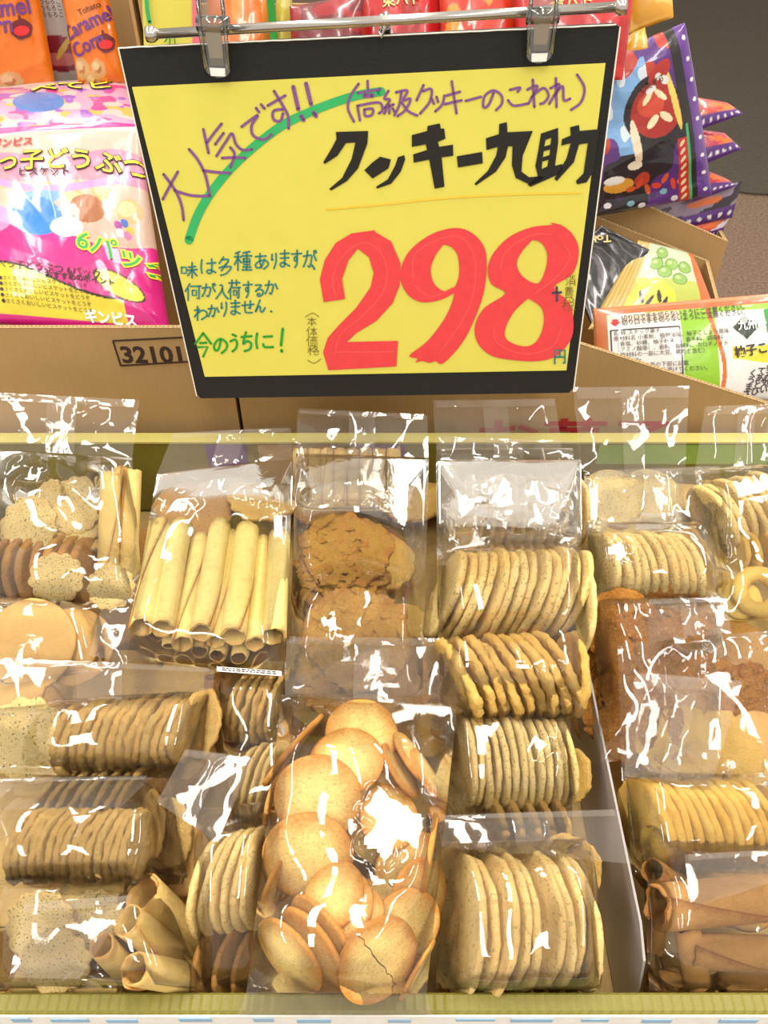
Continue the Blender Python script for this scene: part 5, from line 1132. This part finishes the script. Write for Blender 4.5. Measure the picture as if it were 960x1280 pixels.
for nm, C, c, c2, lab, sd in (
    ('snack_pack', [(256, -60, 1.05), (338, -60, 1.05), (340, 110, 1.0), (262, 110, 1.0)], rgb(240, 120, 20), rgb(250, 150, 60), 'orange snack pack above the board between the clip and green strip', 41),
    ('snack_pack', [(344, -60, 1.04), (366, -60, 1.04), (364, 110, 1.0), (346, 110, 1.0)], rgb(234, 214, 90), rgb(240, 226, 130), 'narrow yellow pack between the green strip and the dark red pack', 43),
    ('snack_pack', [(362, 8, 1.0), (455, -8, 1.0), (450, 100, .96), (366, 110, .96)], rgb(120, 20, 28), rgb(160, 30, 36), 'dark red snack pack with a white printed panel above the board', 47),
    ('snack_pack', [(440, -50, 1.06), (560, -55, 1.06), (548, 100, .99), (452, 100, .99)], rgb(200, 24, 26), rgb(170, 16, 20), 'red snack pack in the middle above the board', 53),
    ('snack_pack', [(545, -60, 1.04), (648, -60, 1.04), (652, 96, .98), (556, 100, .98)], rgb(226, 54, 20), rgb(240, 150, 50), 'red and orange snack pack above the board before the second clip', 59),
    ('snack_pack', [(640, -40, 1.0), (800, -60, 1.0), (778, 100, .94), (650, 100, .96)], rgb(214, 34, 36), rgb(196, 24, 30), 'large red snack pack behind the flared bar end by the yellow packs', 61)):
    k = Pack(nm, [aty(*x) for x in C], solid(c, c2, 0.22, sd), lab, None, puff=0.016, amp=0.012, seed=sd)
    if sd == 47:
        k.patch([(0.02, .20), (.72, .26), (.72, .48), (.02, .40)], 'print_white', 0.0016, 'printed_panel')
        for j in range(3): k.write('名称 スナック菓子', 0.05, 0.34 - .045 * j, 0.006, 'print_dark', 0.05, 0.0022)
    if sd in (53, 61): k.write('東ハト', 0.3, 0.55, 0.014, 'print_gold', 0.1, 0.002, 0.02)
gs = link('green_strip', mesh(*box_vf((aty(340, 20, 1.0)), (0.004, 0, 0), (0, 0.002, 0), (0, 0, 0.06)), smooth=False), None, M['print_green']); props(gs, 'narrow green shelf strip standing between the orange and narrow yellow packs', 'strip')
for k_, C in enumerate(([(778, -20, 1.02), (838, -40, 1.02), (842, 22, 1.0), (786, 42, 1.0)], [(782, 46, .99), (806, 34, .99), (812, 62, .97), (778, 70, .97)])):
    y = Pack('snack_pack', [aty(*x) for x in C], solid(rgb(236, 170, 50), rgb(246, 200, 90), 0.3, 5), ['yellow gold snack pack at the end of the red packs, topmost', 'small gold snack pack under the topmost yellow gold one'][k_], 'gold packs', puff=0.008, amp=0.004, seed=67 + k_)
    if k_ == 0: y.write('おいしい', 0.4, 0.55, 0.008, 'print_red', 0.15, 0.0014, 0.02)
# ---- halloween packs
def paint_hall(S, T, col):
    setc(col, S > -1, PU); setc(col, noise2(S, T, 0.22, 12) > 0.62, rgb(30, 20, 34)); setc(col, noise2(S, T, 0.15, 32) > 0.74, rgb(200, 60, 40)); setc(col, (noise2(S, T, 0.18, 22) > 0.62) & (S < .5) & (T > .4), rgb(130, 180, 232)); setc(col, (noise2(S, T, 0.1, 45) > 0.70) & (S < .5) & (T > .45), rgb(226, 240, 250))
    setc(col, ell(S, T, .52, .62, .26, .20), rgb(24, 16, 20)); setc(col, ell(S, T, .54, .62, .22, .16), rgb(178, 34, 24)); setc(col, ell(S, T, .50, .66, .12, .07), rgb(214, 70, 40))
    for a, b, q_, w2 in ((.48, .70, .6, .02), (.60, .70, -.6, .02), (.50, .56, .5, .025), (.62, .57, -.5, .025)): setc(col, ell(S, T, a, b, .06, w2, q_), rgb(250, 236, 190))
    setc(col, ell(S, T, .72, .64, .03, .17, .15), rgb(244, 214, 100)); setc(col, ell(S, T, .34, .45, .035, .15, .1), rgb(244, 226, 196)); setc(col, ell(S, T, .32, .32, .06, .03), rgb(246, 232, 206))
    setc(col, ell(S, T, .20, .20, .12, .05), rgb(240, 170, 60)); setc(col, ell(S, T, .16, .24, .08, .03), W_)
    for k in range(7): setc(col, ell(S, T, .30 + .07 * k, .16 + .03 * math.sin(k * 2), .04, .02, k), [rgb(232, 96, 40), rgb(236, 70, 40)][k % 2])
    for k in range(9): setc(col, ell(S, T, .12 + .09 * k, .07 + .04 * math.sin(k * 1.7), .03, .02), [rgb(240, 230, 240), rgb(60, 30, 90), rgb(130, 180, 200)][k % 3])
    setc(col, (S > .76) & (S < .86), rgb(24, 18, 22)); setc(col, (S > .70) & (S < .80) & (T < .42), rgb(206, 44, 34)); setc(col, (np.abs(S - .80) < .012) & (T < .5), rgb(60, 190, 120))
    for k in range(8): setc(col, ell(S, T, .74, .04 + .05 * k, .03, .012, .6), rgb(250, 220, 170))
    setc(col, ell(S, T, .62, .82, .12, .05, .3), rgb(190, 40, 30)); setc(col, ell(S, T, .60, .80, .03, .02), W_)
    setc(col, S > .86, rgb(104, 52, 150))
    for k in range(9): setc(col, ell(S, T, .93, .06 + .11 * k, .022, .012), W_)
    setc(col, ell(S, T, .52, .74, .05, .02, .2) | ell(S, T, .66, .77, .04, .025, -.2), W_)
h1 = Pack('halloween_pack', [aty(735, 78, .97), aty(856, 28, .99), aty(890, 244, .985), aty(738, 272, .93)], paint_hall, 'large purple halloween pack with a red pumpkin face, leaning uppermost', 'halloween packs', puff=0.020, amp=0.009, seed=71, power=0.4, res=0.0008)
h1.write('いたずら', 0.42, 0.74, 0.008, 'print_dark', 0.2, 0.0016, 0.01)
def paint_hall2(a, b):
    def f(S, T, col):
        setc(col, S > -1, a); setc(col, noise2(S, T, .2, 7) > .6, b); setc(col, T < .42, PU)
        for k in range(7): setc(col, ell(S, T, .08 + .14 * k, .2, .03, .07), W_)
        setc(col, ell(S, T, .6, .7, .2, .12), rgb(236, 110, 30))
    return f
for k, (C, a, b, lab) in enumerate((
    ([(862, 120, 1.02), (908, 128, 1.03), (930, 142, 1.02), (864, 166, 1.0)], rgb(226, 60, 40), rgb(240, 120, 40), 'highest halloween pack corner jutting out behind the large purple one'),
    ([(862, 160, 1.02), (905, 166, 1.03), (928, 186, 1.02), (864, 212, 1.0)], rgb(206, 60, 90), rgb(240, 120, 40), 'second halloween pack corner jutting out behind the large purple one'),
    ([(860, 204, 1.02), (905, 222, 1.03), (922, 232, 1.02), (862, 254, 1.0)], rgb(200, 40, 50), rgb(226, 90, 60), 'third halloween pack corner jutting out behind the large purple one'),
    ([(800, 262, 1.00), (928, 226, 1.03), (915, 272, 1.02), (832, 290, .995)], rgb(150, 130, 150), rgb(40, 26, 40), 'halloween pack with a silvery back under the large purple one'),
    ([(842, 288, 1.00), (916, 264, 1.03), (900, 296, 1.02), (868, 302, 1.0)], rgb(214, 70, 40), rgb(230, 226, 236), 'lowest halloween pack just above the cardboard corner'))):
    Pack('halloween_pack', [aty(*x) for x in C], paint_hall2(a, b), lab, 'halloween packs', puff=0.006, amp=0.004, seed=80 + k, res=0.002)
# ---- packs inside the sloping box
def paint_black(S, T, col):
    setc(col, S > -1, rgb(24, 20, 22)); setc(col, np.abs(np.sin(S * 20 + 6 * noise2(S, T, .3, 3))) > .96, rgb(90, 84, 90))
k = Pack('snack_pack', [aty(700, 320, .94), aty(752, 282, .96), aty(812, 312, .93), aty(745, 420, .84)], paint_black, 'black snack pack with gold lettering next to the sign edge', None, puff=0.010, amp=0.008, seed=91)
k.write('Tohato', 0.90, 0.72, 0.018, 'print_gold', 2.35, 0.0016, 0.02)
def paint_peas(S, T, col):
    setc(col, S > -1, rgb(196, 206, 90)); setc(col, T > .5, rgb(206, 216, 180)); setc(col, (S > .86), rgb(236, 110, 40)); setc(col, (S < .2), rgb(220, 190, 110)); setc(col, (np.sin(S * 160) > 0) & (S < .2), rgb(200, 164, 84))
    for a, b in ((.42, .86), (.56, .72), (.48, .60), (.66, .52), (.74, .70), (.36, .70)):
        setc(col, ell(S, T, a, b, .09, .085, .4), rgb(96, 140, 50)); setc(col, ell(S, T, a, b, .08, .075, .4), rgb(150, 192, 90)); setc(col, ell(S, T, a - .02, b + .02, .03, .025), rgb(206, 226, 160))
    setc(col, ell(S, T, .40, .25, .22, .2), YL)
    for a, b, q_ in ((.30, .28, .4), (.38, .22, -.3), (.46, .28, .3), (.52, .2, -.2)): setc(col, ell(S, T, a, b, .02, .08, q_), rgb(24, 20, 16))
k = Pack('snack_pack', [aty(798, 300, .95), aty(866, 318, .955), aty(898, 400, .87), aty(735, 412, .83)], paint_peas, 'green pea snack pack with a yellow label behind the white and lime one', None, puff=0.014, amp=0.006, seed=93, res=0.0009)
def paint_don(S, T, col):
    setc(col, S > -1, W_); setc(col, (S > .44) & (S < .62), rgb(150, 206, 20)); setc(col, (S > .26) & (T > .86), rgb(160, 206, 50)); setc(col, T > .91, rgb(226, 110, 60)); setc(col, T > .965, rgb(236, 140, 90)); setc(col, S < .06, rgb(206, 120, 70))
    setc(col, (np.abs(S - (.62 + .03 * np.sin(T * 5))) < .012) & (T < .9), rgb(236, 110, 40)); setc(col, (S > .06) & (S < .44) & (T > .82) & (T < .9), rgb(246, 226, 200))
    fx = (((np.abs(S - .075) < .003) | (np.abs(S - .43) < .003)) & (T < .74)) | ((np.abs(T - .74) < .008) & (S > .075) & (S < .43)); setc(col, fx, rgb(30, 26, 26))
    setc(col, (np.abs(S - .78) + np.abs(T - .70) * .62 < .072), rgb(46, 66, 46)); setc(col, (S > .70) & (S < 1.0) & (T > .38 + .02 * np.sin(S * 20)) & (T < .53 + .02 * np.sin(S * 14)), rgb(240, 226, 60))
k = Pack('snack_pack', [aty(741, 386, .81), aty(975, 366, .82), aty(985, 500, .755), aty(745, 500, .745)], paint_don, 'white and lime green snack pack with orange top edge across the sloping box', None, puff=0.016, amp=0.005, seed=97, power=0.35, res=0.0009)
for j in range(2): k.write('切り口で手を切らないようにご注意ください。', 0.13, 0.845 - .05 * j, 0.0068, 'print_dark', 0.02, 0.0013, 0.01)
for j in range(9): k.write(['名 称 スナック菓子', '原材料名 小麦粉、植物油脂、柚子こしょう風味', '（食塩、砂糖、柚子粉末）、香辛料、調味料', '（アミノ酸等）、香料、酸味料、カロチノイド', '（原材料の一部に大豆、鶏肉を含む）', '内容量 48g', '賞味期限 この面の下部に記載', '保存方法 直射日光を避けてください。', '製造者 この面の右部に記載'][j], 0.085, 0.69 - .058 * j, 0.0060, 'print_dark', 0.02, 0.0013)
k.patch([(.085, .86), (.115, .86), (.115, .83), (.125, .83), (.10, .79), (.075, .83), (.085, .83)], 'print_red', 0.0013)
k.write('九州味', 0.735, 0.68, 0.011, 'print_white', 0.03, 0.0016, 0.02); k.write('ド', 0.86, 0.66, 0.026, 'print_green', 0.05, 0.0014, 0.05); k.write('デ', 0.95, 0.66, 0.026, 'print_red', 0.05, 0.0014, 0.05)
k.write('柚子こしょう味', 0.71, 0.42, 0.0125, 'print_dark', 0.12, 0.0014, 0.03)
for j, tx in enumerate(('爽やか', 'ピリッと', '辛み効い', 'てあとひ', 'くうまさ')):
    for i, ch in enumerate(tx): k.write(ch, 0.955 - .045 * j - .012 * i, 0.31 - .065 * i - .02 * j, 0.0095, 'print_dark', -0.1, 0.0013, 0.02)
